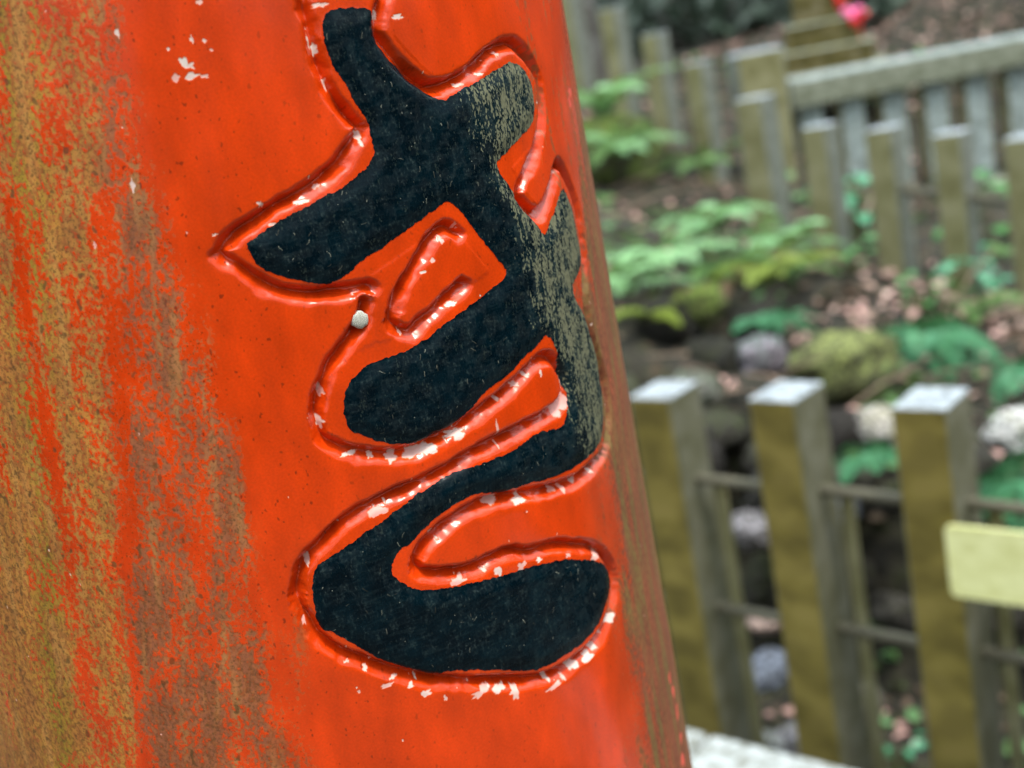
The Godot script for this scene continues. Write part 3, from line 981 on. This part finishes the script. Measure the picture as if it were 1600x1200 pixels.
# ------------------------------------------------------------------ everything
func _ready() -> void:
	rng.seed = 4711
	# camera
	var cam := Camera3D.new()
	cam.name = "camera"
	var P := deg_to_rad(PITCH)
	var R := deg_to_rad(ROLL)
	var f := Vector3(0, -sin(P), -cos(P))
	var up0 := Vector3(0, cos(P), -sin(P))
	var right := Vector3(1, 0, 0) * cos(R) - up0 * sin(R)
	var up := Vector3(1, 0, 0) * sin(R) + up0 * cos(R)
	cam.transform = Transform3D(Basis(right, up, -f), Vector3(0, CAM_Y, 0))
	cam.near = 0.05
	cam.far = 400.0
	cam.fov = 35.06
	var ca := CameraAttributesPhysical.new()
	ca.frustum_focal_length = 38.0
	ca.frustum_focus_distance = 0.495
	ca.frustum_near = 0.05
	ca.frustum_far = 400.0
	ca.exposure_aperture = 6.0
	cam.attributes = ca
	add_child(cam, true)
	cam.current = true
	# overcast sky seen through a gap in the wood
	var sky := ProceduralSkyMaterial.new()
	sky.sky_top_color = Color(0.95, 0.98, 1.0)
	sky.sky_horizon_color = Color(0.40, 0.43, 0.43)
	sky.sky_curve = 0.6
	sky.sky_energy_multiplier = 1.5
	sky.ground_bottom_color = Color(0.10, 0.09, 0.07)
	sky.ground_horizon_color = Color(0.22, 0.22, 0.18)
	sky.sun_angle_max = 20.0
	var env := Environment.new()
	env.background_mode = Environment.BG_SKY
	env.sky = Sky.new()
	env.sky.sky_material = sky
	env.background_energy_multiplier = 1.0
	env.tonemap_mode = Environment.TONE_MAPPER_LINEAR
	env.tonemap_exposure = 1.88
	env.sdfgi_enabled = true
	env.ssao_enabled = true
	env.ssil_enabled = true
	var we := WorldEnvironment.new()
	we.name = "world_environment"
	we.environment = env
	add_child(we, true)
	var sun := DirectionalLight3D.new()
	sun.name = "sun"
	sun.light_energy = 0.6
	sun.light_angular_distance = 11.0
	sun.light_color = Color(1.0, 0.97, 0.92)
	sun.shadow_enabled = true
	add_child(sun, true)
	sun.look_at_from_position(Vector3(1.2, 5.0, 1.6), Vector3.ZERO)

	# materials
	M.soil = stone(101, 0.02, [Color(0.05, 0.05, 0.035), Color(0.12, 0.115, 0.08), Color(0.20, 0.185, 0.14), Color(0.16, 0.19, 0.08)], [0.2, 0.45, 0.65, 0.85], 0.9, 0.95, 2.0)
	M.paving = stone(102, 0.03, [Color(0.27, 0.25, 0.22), Color(0.36, 0.34, 0.30)], [0.3, 0.7], 0.8, 0.9, 0.3)
	M.kerb = stone(103, 0.02, [Color(0.44, 0.45, 0.42), Color(0.58, 0.61, 0.61), Color(0.66, 0.69, 0.70)], [0.25, 0.5, 0.75], 2.5, 0.85, 0.3)
	M.algae = stone(104, 0.010, [Color(0.35, 0.31, 0.11), Color(0.44, 0.395, 0.16), Color(0.50, 0.45, 0.22)], [0.30, 0.5, 0.70], 1.7, 0.95, 0.1)
	M.granite = stone(105, 0.012, [Color(0.31, 0.31, 0.22), Color(0.38, 0.38, 0.30), Color(0.43, 0.43, 0.37)], [0.25, 0.5, 0.78], 1.5, 0.95, 0.1)
	M.top_stone = stone(106, 0.02, [Color(0.42, 0.45, 0.47), Color(0.60, 0.64, 0.67)], [0.32, 0.62], 3.0, 0.8, 0.15)
	M.pale_algae = stone(107, 0.010, [Color(0.42, 0.41, 0.27), Color(0.50, 0.49, 0.35), Color(0.55, 0.54, 0.42)], [0.25, 0.5, 0.78], 1.3, 0.95, 0.1)
	M.pale_granite = stone(108, 0.012, [Color(0.36, 0.38, 0.34), Color(0.46, 0.48, 0.45)], [0.3, 0.7], 2.0, 0.95, 0.3)
	M.blue_stone = stone(109, 0.012, [Color(0.46, 0.50, 0.49), Color(0.60, 0.65, 0.65)], [0.3, 0.7], 2.0, 0.9, 0.3)
	M.rail_stone = stone(110, 0.012, [Color(0.42, 0.44, 0.37), Color(0.54, 0.56, 0.50)], [0.3, 0.7], 1.6, 0.9, 0.3)
	M.bar = flat(Color(0.34, 0.33, 0.27), 0.7)
	M.board = stone(117, 0.012, [Color(0.86, 0.87, 0.60), Color(0.92, 0.93, 0.69)], [0.35, 0.6], 3.0, 0.5, 0.02)
	M.chalk = stone(111, 0.09, [Color(0.35, 0.36, 0.26), Color(0.84, 0.84, 0.80), Color(0.90, 0.90, 0.88)], [0.38, 0.50, 0.8], 60.0, 0.7, 0.02)
	M.stem = flat(Color(0.30, 0.34, 0.16), 0.8)
	M.rock = StandardMaterial3D.new()
	M.rock.vertex_color_use_as_albedo = true
	M.rock.roughness = 0.92
	M.rock.uv1_triplanar = true
	M.rock.uv1_world_triplanar = true
	M.rock.uv1_scale = Vector3.ONE * 3.0
	M.rock.albedo_texture = ntex(112, 0.03, ramp([Color(0.42, 0.42, 0.40), Color(1, 1, 1)], [0.3, 0.68]))
	M.rock.heightmap_enabled = true
	M.rock.heightmap_texture = ntex(113, 0.05, ramp([Color.BLACK, Color.WHITE], [0.0, 1.0]), 5, 256)
	M.rock.heightmap_scale = 1.0
	M.bark = stone(114, 0.02, [Color(0.20, 0.18, 0.16), Color(0.36, 0.35, 0.33), Color(0.44, 0.45, 0.44)], [0.25, 0.5, 0.8], 0.8, 0.95, 2.0)
	M.crown = leafy(Color(0.16, 0.24, 0.13), 0.25)
	M.fern_pale = leafy(Color(0.56, 0.76, 0.55), 0.6)
	M.fern_yellow = leafy(Color(0.50, 0.58, 0.20), 0.5)
	M.fern_green = leafy(Color(0.34, 0.50, 0.24), 0.5)
	M.fern_teal = leafy(Color(0.30, 0.56, 0.40), 0.5)
	M.leaf_green = leafy(Color(0.27, 0.50, 0.26), 0.4, 0.35)
	M.leaf_teal = leafy(Color(0.30, 0.56, 0.42), 0.4, 0.25)
	M.litter = leafy(Color(1, 1, 1), 0.2, 0.9)
	M.scrub = leafy(Color(1, 1, 1), 0.3, 0.8)
	M.wood = stone(115, 0.03, [Color(0.30, 0.24, 0.17), Color(0.44, 0.36, 0.27)], [0.3, 0.7], 5.0, 0.9, 0.3)
	M.cut = flat(Color(0.78, 0.68, 0.58), 0.85)
	M.red_cloth = flat(Color(0.80, 0.05, 0.08), 0.6)
	M.pink = flat(Color(0.95, 0.45, 0.66), 0.6)
	M.old_stone = stone(116, 0.012, [Color(0.22, 0.20, 0.06), Color(0.36, 0.33, 0.16), Color(0.45, 0.42, 0.34)], [0.25, 0.5, 0.8], 1.4, 0.95, 0.4)
	M.twig = flat(Color(0.32, 0.26, 0.22), 0.9)

	land.seed = 5
	land.frequency = 0.01
	land_fine.seed = 6
	land_fine.frequency = 0.06
	build_ground()

	# trees on the slope, then fences
	var spots := [[2.35, -13.5, 0.17], [3.4, -14.0, 0.24], [4.6, -12.6, 0.16], [5.9, -14.5, 0.22], [1.35, -11.2, 0.13], [4.0, -17.5, 0.25], [7.4, -13.0, 0.2], [0.2, -13.0, 0.22], [2.4, -19.0, 0.3], [-3.0, -12.0, 0.25], [9.5, -9.0, 0.22]]
	var said := ["slender grey trunk rising left of the balustrade's post in the shade", "stout grey trunk rising above the stone pedestal", "thin trunk on the slope right of the red flowers", "broad trunk at the top right on the leafy slope",
		"thin trunk behind the upper stepped fence posts, close to the pillar", "far thick trunk deep in the wood behind the pedestal", "trunk on the slope beyond the right end of the balustrade", "broad trunk on the slope hidden behind the red pillar", "thickest trunk far up the shaded slope",
		"trunk on the slope left of the red pillar", "trunk beside the slope far to the right"]
	for k in spots.size():
		var p := Vector3(spots[k][0], 0, spots[k][1])
		p.y = land_y(p)
		tree(said[k], p, spots[k][2], 10.0 + 3.0 * sin(k * 2.0), 50 + k, M.bark, M.crown)

	# the wood on the viewer's side of the path
	var back := [[-6.5, 2.5], [-5.2, 5.6], [-2.4, 7.2], [0.8, 7.8], [3.9, 6.6], [6.3, 4.2], [7.4, 1.0], [-7.4, -1.4]]
	for k in back.size():
		tree("tree %s of the path, out of the photograph's view" % ["far left", "left behind the viewer", "behind the viewer's left shoulder", "straight behind the viewer", "behind the viewer's right shoulder", "right behind the viewer", "far right", "left of the pillar"][k], Vector3(back[k][0], -0.02, back[k][1]), 0.2, 11.0 + sin(k * 3.0), 80 + k, M.bark, M.crown)
	for k in 13:
		var ang := lerpf(-2.0, 2.0, k / 12.0)
		shrub("evergreen shrub by the path, %s behind the viewer" % ["leftmost", "second from left", "third from left", "fourth from left", "fifth from left", "sixth from left", "middle", "sixth from right", "fifth from right", "fourth from right", "third from right", "second from right", "rightmost"][k], Vector3(sin(ang) * 5.2, -0.05, 0.6 + cos(ang) * 4.6), 2.9 + 0.6 * sin(k * 2.2), 120 + k)

	# front fence
	var fence := thing("stone_fence", "near fence of square stone posts, mossy front sides and pale tops", "fence", K - N * 0.16, FENCE_TURN)
	var post := block(0.110, 1.25, 0.130, 0.004, M.algae, M.granite, M.top_stone)
	var px := []
	for i in range(-5, 7):
		px.append(-0.003 + 0.3125 * i)
	for k in px.size():
		part("post", post, null, fence, Vector3(px[k] - 0.085, 0.727 - 1.25 - 0.008 * sin(k * 5.0), -0.065), Vector3(0, 0.03 * sin(k * 3.0), 0))
	for k in px.size() - 1:
		for y in [0.512, 0.186]:
			part("rail", tube([Vector3(px[k] - 0.085 + 0.053, y, -0.065), Vector3(px[k + 1] - 0.085 - 0.053, y - 0.004, -0.065)], [0.0125, 0.0125], 10), M.bar, fence)
		part("rod", tube([Vector3(px[k] - 0.085 + 0.098, -0.5, -0.085), Vector3(px[k] - 0.085 + 0.098, 0.50, -0.085)], [0.015, 0.015], 10), M.pale_algae, fence)

	# the pale board tied to the third post
	var bst := SurfaceTool.new()
	bst.begin(Mesh.PRIMITIVE_TRIANGLES)
	var bw := 0.42
	var bh := 0.152
	var bt := 0.006
	var rim := []
	for c in [[bw - 0.014, bh - 0.014, 0.0], [0.014, bh - 0.014, PI / 2], [0.014, 0.014, PI], [bw - 0.014, 0.014, PI * 1.5]]:
		for k in 6:
			var a: float = c[2] + PI / 2 * k / 5.0
			rim.append(Vector3(c[0] + cos(a) * 0.014, c[1] + sin(a) * 0.014, 0))
	for k in rim.size():
		var a: Vector3 = rim[k]
		var b: Vector3 = rim[(k + 1) % rim.size()]
		tri(bst, Vector3(bw / 2, bh / 2, bt), b + Vector3(0, 0, bt), a + Vector3(0, 0, bt))
		tri(bst, Vector3(bw / 2, bh / 2, 0), a, b)
		quad(bst, a + Vector3(0, 0, bt), b + Vector3(0, 0, bt), b, a)
	var board := MeshInstance3D.new()
	board.name = numbered("sign_board")
	board.mesh = bst.commit()
	board.material_override = M.board
	add_child(board, true)
	board.position = Vector3(0.793, 0.350, -2.169) + N * 0.018 - D * 0.016
	board.rotation.y = FENCE_TURN
	tag(board, "blank pale yellow board with rounded corners fixed across the near fence", "sign")

	# second fence: lower row and the row that steps up the slope
	var far_post := block(0.115, 1.15, 0.130, 0.005, M.pale_algae, M.pale_granite, M.top_stone)
	var second := thing("stone_fence", "middle row of blurred square stone posts between the ferns and the balustrade", "fence", Vector3(1.528, 0.0, -5.34), 0.0)
	var sp := [[1.33, 1.155, -5.6, 1.15], [1.528, 1.0, -5.34, 1.0], [1.737, 0.96, -5.13, 1.02], [1.914, 0.92, -4.86, 1.0], [2.093, 0.88, -4.62, 1.0], [2.27, 0.84, -4.38, 1.0], [2.45, 0.80, -4.14, 1.0]]
	for k in sp.size():
		var e: Array = sp[k]
		var o := part("post", far_post, null, second, Vector3(e[0], e[1] - 1.15 * 1.0, e[2]) - second.position, Vector3(0, FENCE_TURN, 0))
		o.scale = Vector3(e[3], 1.0, e[3])
		if k > 2:
			var a := Vector3(sp[k - 1][0], sp[k - 1][1] - 0.26, sp[k - 1][2]) - second.position
			var b := Vector3(e[0], e[1] - 0.26, e[2]) - second.position
			part("rail", tube([a, b], [0.02, 0.02], 8), M.bar, second)
	var third := thing("stone_fence", "far row of stone posts stepping up the slope beside the red pillar", "fence", Vector3(1.348, 0.0, -6.9), 0.0)
	for e in [[1.348, 1.319, -6.9], [1.232, 1.516, -7.5], [1.07, 1.72, -8.0], [0.86, 1.92, -8.5], [0.6, 2.12, -9.0]]:
		part("post", far_post, null, third, Vector3(e[0], e[1] - 1.15, e[2]) - third.position, Vector3(0, FENCE_TURN, 0))

	# balustrade
	var bal := thing("stone_balustrade", "stone balustrade with a thick top rail above the middle row of posts", "balustrade", Vector3(1.75, 0.30, -7.0), -0.03)
	var newel := block(0.27, 1.02, 0.27, 0.012, M.pale_algae, M.pale_granite, M.top_stone)
	part("newel_post", newel, null, bal, Vector3(-0.06, 0, 0))
	part("top_rail", block(3.4, 0.16, 0.20, 0.02, M.rail_stone, M.rail_stone, M.blue_stone), null, bal, Vector3(1.78, 0.67, 0))
	part("bottom_rail", block(3.4, 0.12, 0.18, 0.01, M.rail_stone, M.rail_stone, M.rail_stone), null, bal, Vector3(1.78, -0.06, 0))
	var balu := block(0.135, 0.61, 0.11, 0.006, M.blue_stone, M.pale_algae, M.blue_stone)
	for k in 14:
		part("baluster", balu, null, bal, Vector3(0.20 + 0.235 * k, 0.06, 0))
	# stepped pedestal with two flower holders
	var ped := thing("stone_pedestal", "stepped mossy stone pedestal behind the balustrade", "pedestal", Vector3(2.42, 0.0, -8.1), -0.35)
	var tier := [[0.72, 0.9, 1.10], [0.60, 1.1, 1.24], [0.46, 1.23, 1.40], [0.34, 1.4, 1.75]]
	for e in tier:
		part("tier", block(e[0], e[2] - e[1] - 0.003, e[0], 0.012, M.old_stone, M.old_stone, M.rail_stone), null, ped, Vector3(0, e[1], 0))
	for q in [[Vector3(2.545, 1.262, -7.85), "pink and red flower bunch in a small holder on the pedestal's edge", 1.0], [Vector3(2.49, 1.405, -7.93), "dark red flower bunch higher up on the pedestal", 0.9]]:
		var fl := thing("flower_bunch", q[1], "flowers", q[0], 0.0)
		part("holder", tube([Vector3(0, -0.02, 0), Vector3(0, 0.03, 0), Vector3(0, 0.07, 0)], [0.022, 0.026, 0.034], 12), M.red_cloth, fl)
		fl.scale = Vector3.ONE * 1.4
		for k in 9:
			var pet := SphereMesh.new()
			pet.radius = 0.024
			pet.height = 0.034
			pet.radial_segments = 10
			pet.rings = 6
			part("blossom", pet, M.pink if k < 5 and q[2] == 1.0 else M.red_cloth, fl, Vector3(0.032 * cos(k * 2.4) * sqrt(k / 9.0) * 1.4, 0.085 + 0.012 * sin(k * 5.0) + (0.02 if k < 5 else -0.005), 0.032 * sin(k * 2.4) * sqrt(k / 9.0) * 1.4))

	# stones, ferns, plants
	var mossy := Color(0.46, 0.50, 0.20)
	var bare := Color(0.52, 0.51, 0.49)
	var pale := Color(0.74, 0.72, 0.70)
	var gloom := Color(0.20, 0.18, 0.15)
	rock("large rounded boulder under yellow green moss behind the second near post", Vector3(1.02, 0.40, -3.62), Vector3(0.40, 0.25, 0.30), M.rock, Color(0.54, 0.58, 0.33), Color(0.26, 0.27, 0.15), 0.22, 3)
	rock("pale stone lit on top behind the third near post", Vector3(1.03, 0.31, -3.28), Vector3(0.22, 0.13, 0.2), M.rock, Color(0.62, 0.62, 0.40), pale, -0.1, 4)
	rock("white flat stone at the right edge beside teal ferns", Vector3(1.40, 0.25, -3.2), Vector3(0.26, 0.14, 0.2), M.rock, mossy, Color(0.86, 0.86, 0.86), -0.4, 5)
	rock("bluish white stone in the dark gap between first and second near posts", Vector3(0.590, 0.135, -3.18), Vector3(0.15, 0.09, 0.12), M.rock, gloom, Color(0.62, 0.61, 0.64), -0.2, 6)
	rock("small pinkish stone under the lower rail of the near fence", Vector3(0.556, -0.07, -3.0), Vector3(0.105, 0.045, 0.08), M.rock, mossy, Color(0.80, 0.70, 0.67), -0.6, 7)
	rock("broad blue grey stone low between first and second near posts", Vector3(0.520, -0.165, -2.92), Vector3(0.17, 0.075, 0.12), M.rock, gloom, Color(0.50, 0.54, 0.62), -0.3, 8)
	rock("grey cobble in the ditch just above the kerb", Vector3(0.455, -0.26, -2.70), Vector3(0.12, 0.10, 0.1), M.rock, mossy, Color(0.62, 0.64, 0.64), -0.4, 9)
	rock("grey lilac cobble in the ditch beside the second near post", Vector3(0.525, -0.27, -2.70), Vector3(0.10, 0.13, 0.1), M.rock, mossy, Color(0.56, 0.56, 0.60), -0.4, 10)
	rock("lilac and blue grey stone below the ferns, left of the mossy boulder", Vector3(0.80, 0.45, -3.78), Vector3(0.20, 0.15, 0.16), M.rock, Color(0.42, 0.52, 0.48), Color(0.58, 0.55, 0.60), 0.0, 11)
	rock("grey stone right beside the red pillar above the first near post", Vector3(0.56, 0.40, -3.7), Vector3(0.20, 0.14, 0.16), M.rock, Color(0.40, 0.46, 0.36), Color(0.46, 0.46, 0.44), 0.0, 12)
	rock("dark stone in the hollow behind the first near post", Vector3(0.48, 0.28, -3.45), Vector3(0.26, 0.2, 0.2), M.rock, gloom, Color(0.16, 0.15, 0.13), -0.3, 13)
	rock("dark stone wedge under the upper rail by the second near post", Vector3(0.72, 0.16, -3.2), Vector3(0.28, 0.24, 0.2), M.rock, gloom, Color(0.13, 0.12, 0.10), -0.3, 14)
	rock("blue grey stone under the upper rail between second and third near posts", Vector3(0.80, 0.19, -3.05), Vector3(0.13, 0.08, 0.1), M.rock, mossy, Color(0.48, 0.50, 0.56), -0.5, 15)
	rock("dim grey stone at the foot of the third near post", Vector3(0.70, -0.19, -2.72), Vector3(0.14, 0.11, 0.12), M.rock, mossy, Color(0.45, 0.44, 0.40), -0.3, 16)
	rock("small round mossy stone among the ferns near the pillar", Vector3(0.68, 0.60, -4.0), Vector3(0.17, 0.13, 0.15), M.rock, Color(0.40, 0.48, 0.18), Color(0.30, 0.28, 0.20), 0.4, 17)
	rock("flat buff stone at the foot of the middle post row", Vector3(1.35, 0.42, -4.55), Vector3(0.24, 0.10, 0.18), M.rock, mossy, Color(0.55, 0.47, 0.42), -0.3, 18)
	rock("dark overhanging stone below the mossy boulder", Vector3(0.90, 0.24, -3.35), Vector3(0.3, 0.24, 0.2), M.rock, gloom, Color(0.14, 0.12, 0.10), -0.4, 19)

	rock("mossy mound under the bright ferns beside the stepped posts", Vector3(0.80, 0.86, -6.95), Vector3(0.7, 0.55, 0.5), M.rock, Color(0.42, 0.50, 0.20), gloom, 0.3, 20)
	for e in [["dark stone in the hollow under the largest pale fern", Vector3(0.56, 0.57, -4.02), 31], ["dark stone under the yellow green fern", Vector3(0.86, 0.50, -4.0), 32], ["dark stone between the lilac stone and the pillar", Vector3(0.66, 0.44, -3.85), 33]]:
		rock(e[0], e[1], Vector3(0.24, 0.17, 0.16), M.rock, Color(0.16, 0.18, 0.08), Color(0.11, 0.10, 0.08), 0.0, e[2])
	# the rough stones that face the bank behind the near fence
	for k in 26:
		var a := -1.15 + 0.135 * (k % 13) + rng.randf_range(-0.04, 0.04)
		var lower: bool = k >= 13
		var p := K + D * a - N * ((0.99 if lower else 1.06) + rng.randf_range(-0.05, 0.05))
		p.y = (-0.13 if lower else 0.19) + rng.randf_range(-0.06, 0.06) - 0.2 * clampf(a, -1.0, 0.3) * (0.0 if lower else 1.0)
		rock("dark mossy stone, %s from the pillar in the %s course of the rough bank" % [["first", "second", "third", "fourth", "fifth", "sixth", "seventh", "eighth", "ninth", "tenth", "eleventh", "twelfth", "thirteenth"][k % 13], "lower" if lower else "upper"], p, Vector3(rng.randf_range(0.13, 0.24), rng.randf_range(0.12, 0.2), 0.2), M.rock, Color(0.24, 0.27, 0.13), Color(0.20, 0.19, 0.16).lerp(Color(0.33, 0.32, 0.30), rng.randf() * rng.randf()), rng.randf_range(-0.3, 0.2), 400 + k, "dark stones facing the bank")

	var fs := [
		["largest pale green fern arching out beside the red pillar", Vector3(0.58, 0.66, -4.35), 0.40, 13, "fern_pale", 201],
		["pale fern behind the largest one, below the stepped posts", Vector3(0.84, 0.74, -4.65), 0.34, 11, "fern_pale", 202],
		["drooping pale fern nearest the pillar above a dark hollow", Vector3(0.46, 0.66, -4.15), 0.30, 11, "fern_pale", 213],
		["mid green fern between the pale ferns and the cut branch", Vector3(0.80, 0.62, -4.3), 0.30, 11, "fern_green", 214],
		["mid green fern hanging in front of the corner post", Vector3(1.05, 0.56, -4.3), 0.28, 10, "fern_green", 215],
		["mid green fern right of the teal dome fern under the middle row", Vector3(1.62, 0.26, -4.1), 0.26, 10, "fern_green", 216],
		["dull green fern sprouting between boulder and pale stone", Vector3(1.16, 0.30, -3.45), 0.18, 10, "fern_green", 217],
		["green fern at the feet of the upper stepped posts", Vector3(1.18, 0.78, -6.2), 0.34, 11, "fern_green", 218],
		["upright green fern at the foot of the corner post", Vector3(1.10, 0.62, -4.55), 0.34, 11, "fern_pale", 203],
		["yellow green fern hanging over the dark hollow", Vector3(0.94, 0.60, -4.15), 0.30, 11, "fern_yellow", 204],
		["small yellow green fern low beside the pillar under the pale ones", Vector3(0.50, 0.58, -4.0), 0.24, 9, "fern_yellow", 205],
		["dense teal fern right of the mossy boulder", Vector3(1.37, 0.33, -3.85), 0.27, 30, "fern_teal", 206],
		["teal fern in the gap between the second and third near posts", Vector3(0.90, 0.30, -3.02), 0.18, 12, "fern_teal", 207],
		["teal fern at the right edge below the white stone", Vector3(1.24, 0.17, -2.95), 0.26, 14, "fern_teal", 208],
		["teal fern at the right edge above the white stone", Vector3(1.52, 0.30, -3.45), 0.24, 12, "fern_teal", 209],
		["grey green fern tuft over the lilac stone", Vector3(0.88, 0.50, -3.92), 0.2, 10, "fern_teal", 210],
		["bright green fern clump high beside the pillar under the stepped posts", Vector3(0.80, 1.12, -6.95), 0.46, 12, "fern_pale", 211],
		["lower bright green fern clump beside the pillar on the upper slope", Vector3(0.80, 0.92, -6.6), 0.40, 12, "fern_pale", 212],
	]
	for e in fs:
		fern(e[0], e[1], e[2], e[3], M[e[4]], e[5])
	plant("glossy green plant between the second and third posts of the middle row", Vector3(1.86, 0.22, -4.65), 0.26, 9, M.leaf_teal, 301)
	plant("low green plant in front of the middle row's leftmost thin post", Vector3(1.38, 0.40, -4.6), 0.18, 8, M.leaf_green, 302)
	plant("dark green plant behind the middle row near the right edge", Vector3(2.13, 0.35, -5.2), 0.34, 8, M.leaf_green, 303)
	plant("teal green plant behind the middle row's second gap", Vector3(1.72, 0.42, -5.6), 0.34, 9, M.leaf_teal, 304)
	plant("small blue green plant at the very foot of the third near post", Vector3(0.765, -0.36, -2.63), 0.12, 7, M.leaf_teal, 305)
	plant("little yellow green plant in the ditch above the blue green one", Vector3(0.72, -0.27, -2.68), 0.08, 6, M.leaf_green, 306)
	plant("low plant on the litter in front of the middle row", Vector3(1.50, 0.28, -4.2), 0.16, 7, M.leaf_green, 307)

	var stick := thing("cut_branch", "short cut branch with a pale end among the ferns", "branch", Vector3(0.76, 0.60, -4.08), 0.0)
	part("bark", tube([Vector3(0.09, 0.05, -0.16), Vector3(0.0, 0.0, 0.0)], [0.022, 0.024], 12), M.wood, stick)
	part("cut_end", tube([Vector3(0.001, 0.0006, -0.002), Vector3(-0.001, -0.0006, 0.002)], [0.022, 0.022], 12), M.cut, stick)

	# fallen leaves, twigs and scrub
	var lm := leaf_mesh(0.055, 0.014)
	var xf := []
	var cols := []
	for k in 17600:
		var a := rng.randf_range(-4.6, 2.2) if k < 15000 else (rng.randf_range(-3.0, 0.6) if k < 17000 else rng.randf_range(-0.6, 0.4))
		var b := rng.randf_range(0.05, 9.0) if k < 15000 else (rng.randf_range(5.2, 9.2) if k < 17000 else rng.randf_range(1.7, 2.9))
		var p := at_ab(a, b)
		var bas := Basis.from_euler(Vector3(rng.randfn() * 0.35, rng.randf() * TAU, rng.randfn() * 0.35)).scaled(Vector3.ONE * rng.randf_range(0.6, 1.35))
		var t := rng.randf()
		if land_fine.get_noise_2d(p.x * 25.0 + 900.0, p.z * 25.0) < -0.12 and t < 0.85:
			continue
		xf.append(Transform3D(bas, p + Vector3(0, 0.012, 0)))
		var c := Color(0.42, 0.35, 0.30).lerp(Color(0.24, 0.20, 0.15), rng.randf())
		if t > 0.80 and land.get_noise_2d(p.x * 50.0, p.z * 50.0 + 300.0) > -0.1:
			c = Color(0.72, 0.58, 0.55)
		var drift := maxf(smoothstep(5.2, 6.4, b) * smoothstep(-3.4, -2.4, a), maxf(smoothstep(0.75, 0.25, Vector2(a + 0.12, (b - 2.3) * 0.8).length()), smoothstep(0.6, 0.2, Vector2(a + 1.75, b - 2.3).length())))
		if rng.randf() < drift * (0.65 if b > 4.0 else 0.5):
			c = Color(0.80, 0.69, 0.65).lerp(Color(0.55, 0.45, 0.40), rng.randf())
		cols.append(c.srgb_to_linear())
	scatter("leaf_litter", "brown and pinkish fallen leaves covering the bank", "leaf litter", lm, M.litter, xf, cols)
	xf = []
	cols = []
	var twig := tube([Vector3(0, 0, 0), Vector3(0.01, 0.006, 0.1), Vector3(-0.005, 0.0, 0.22)], [0.004, 0.0035, 0.002], 5)
	for k in 500:
		var p := at_ab(rng.randf_range(-3.6, 1.4), rng.randf_range(0.3, 6.5))
		xf.append(Transform3D(Basis.from_euler(Vector3(rng.randfn() * 0.25, rng.randf() * TAU, 0)).scaled(Vector3.ONE * rng.randf_range(0.6, 1.8)), p + Vector3(0, 0.015, 0)))
		cols.append(Color(0.40, 0.33, 0.27).lerp(Color(0.62, 0.55, 0.48), rng.randf()).srgb_to_linear())
	scatter("fallen_twigs", "thin fallen twigs lying over the bank", "twigs", twig, M.litter, xf, cols)
	xf = []
	cols = []
	var sprig := leaf_mesh(0.07, 0.022)
	for k in 5000:
		var p := at_ab(rng.randf_range(-4.6, 1.6), rng.randf_range(0.6, 6.5))
		if land.get_noise_2d(p.x * 70.0, p.z * 70.0) + 0.3 * rng.randfn() * 0.3 < 0.08:
			continue
		xf.append(Transform3D(Basis.from_euler(Vector3(rng.randf_range(-1.1, 0.3), rng.randf() * TAU, rng.randfn() * 0.4)).scaled(Vector3.ONE * rng.randf_range(0.5, 1.3)), p + Vector3(0, 0.02 + rng.randf() * 0.04, 0)))
		cols.append(Color(0.26, 0.38, 0.16).lerp(Color(0.34, 0.50, 0.32), rng.randf()).srgb_to_linear())
	scatter("ground_ivy", "low green creepers in patches on the bank", "ground cover", sprig, M.scrub, xf, cols)
	xf = []
	cols = []
	var clump := leaf_mesh(0.22, 0.06)
	for k in 16000:
		var a := rng.randf_range(-16.0, 12.0)
		var b := 8.6 + pow(rng.randf(), 1.6) * 16.0
		var p := at_ab(a, b)
		var bas := Basis.from_euler(Vector3(rng.randf_range(-1.3, 0.4), rng.randf() * TAU, rng.randfn() * 0.4)).scaled(Vector3.ONE * rng.randf_range(0.6, 1.6))
		xf.append(Transform3D(bas, p + Vector3(0, rng.randf() * 0.55, 0)))
		var c := Color(0.24, 0.31, 0.25).lerp(Color(0.40, 0.45, 0.42), rng.randf())
		cols.append(c.srgb_to_linear())
	scatter("undergrowth", "dim grey green undergrowth on the far slope", "undergrowth", clump, M.scrub, xf, cols)

	paint_lacquer()
	paint_ink()
	build_pillar()
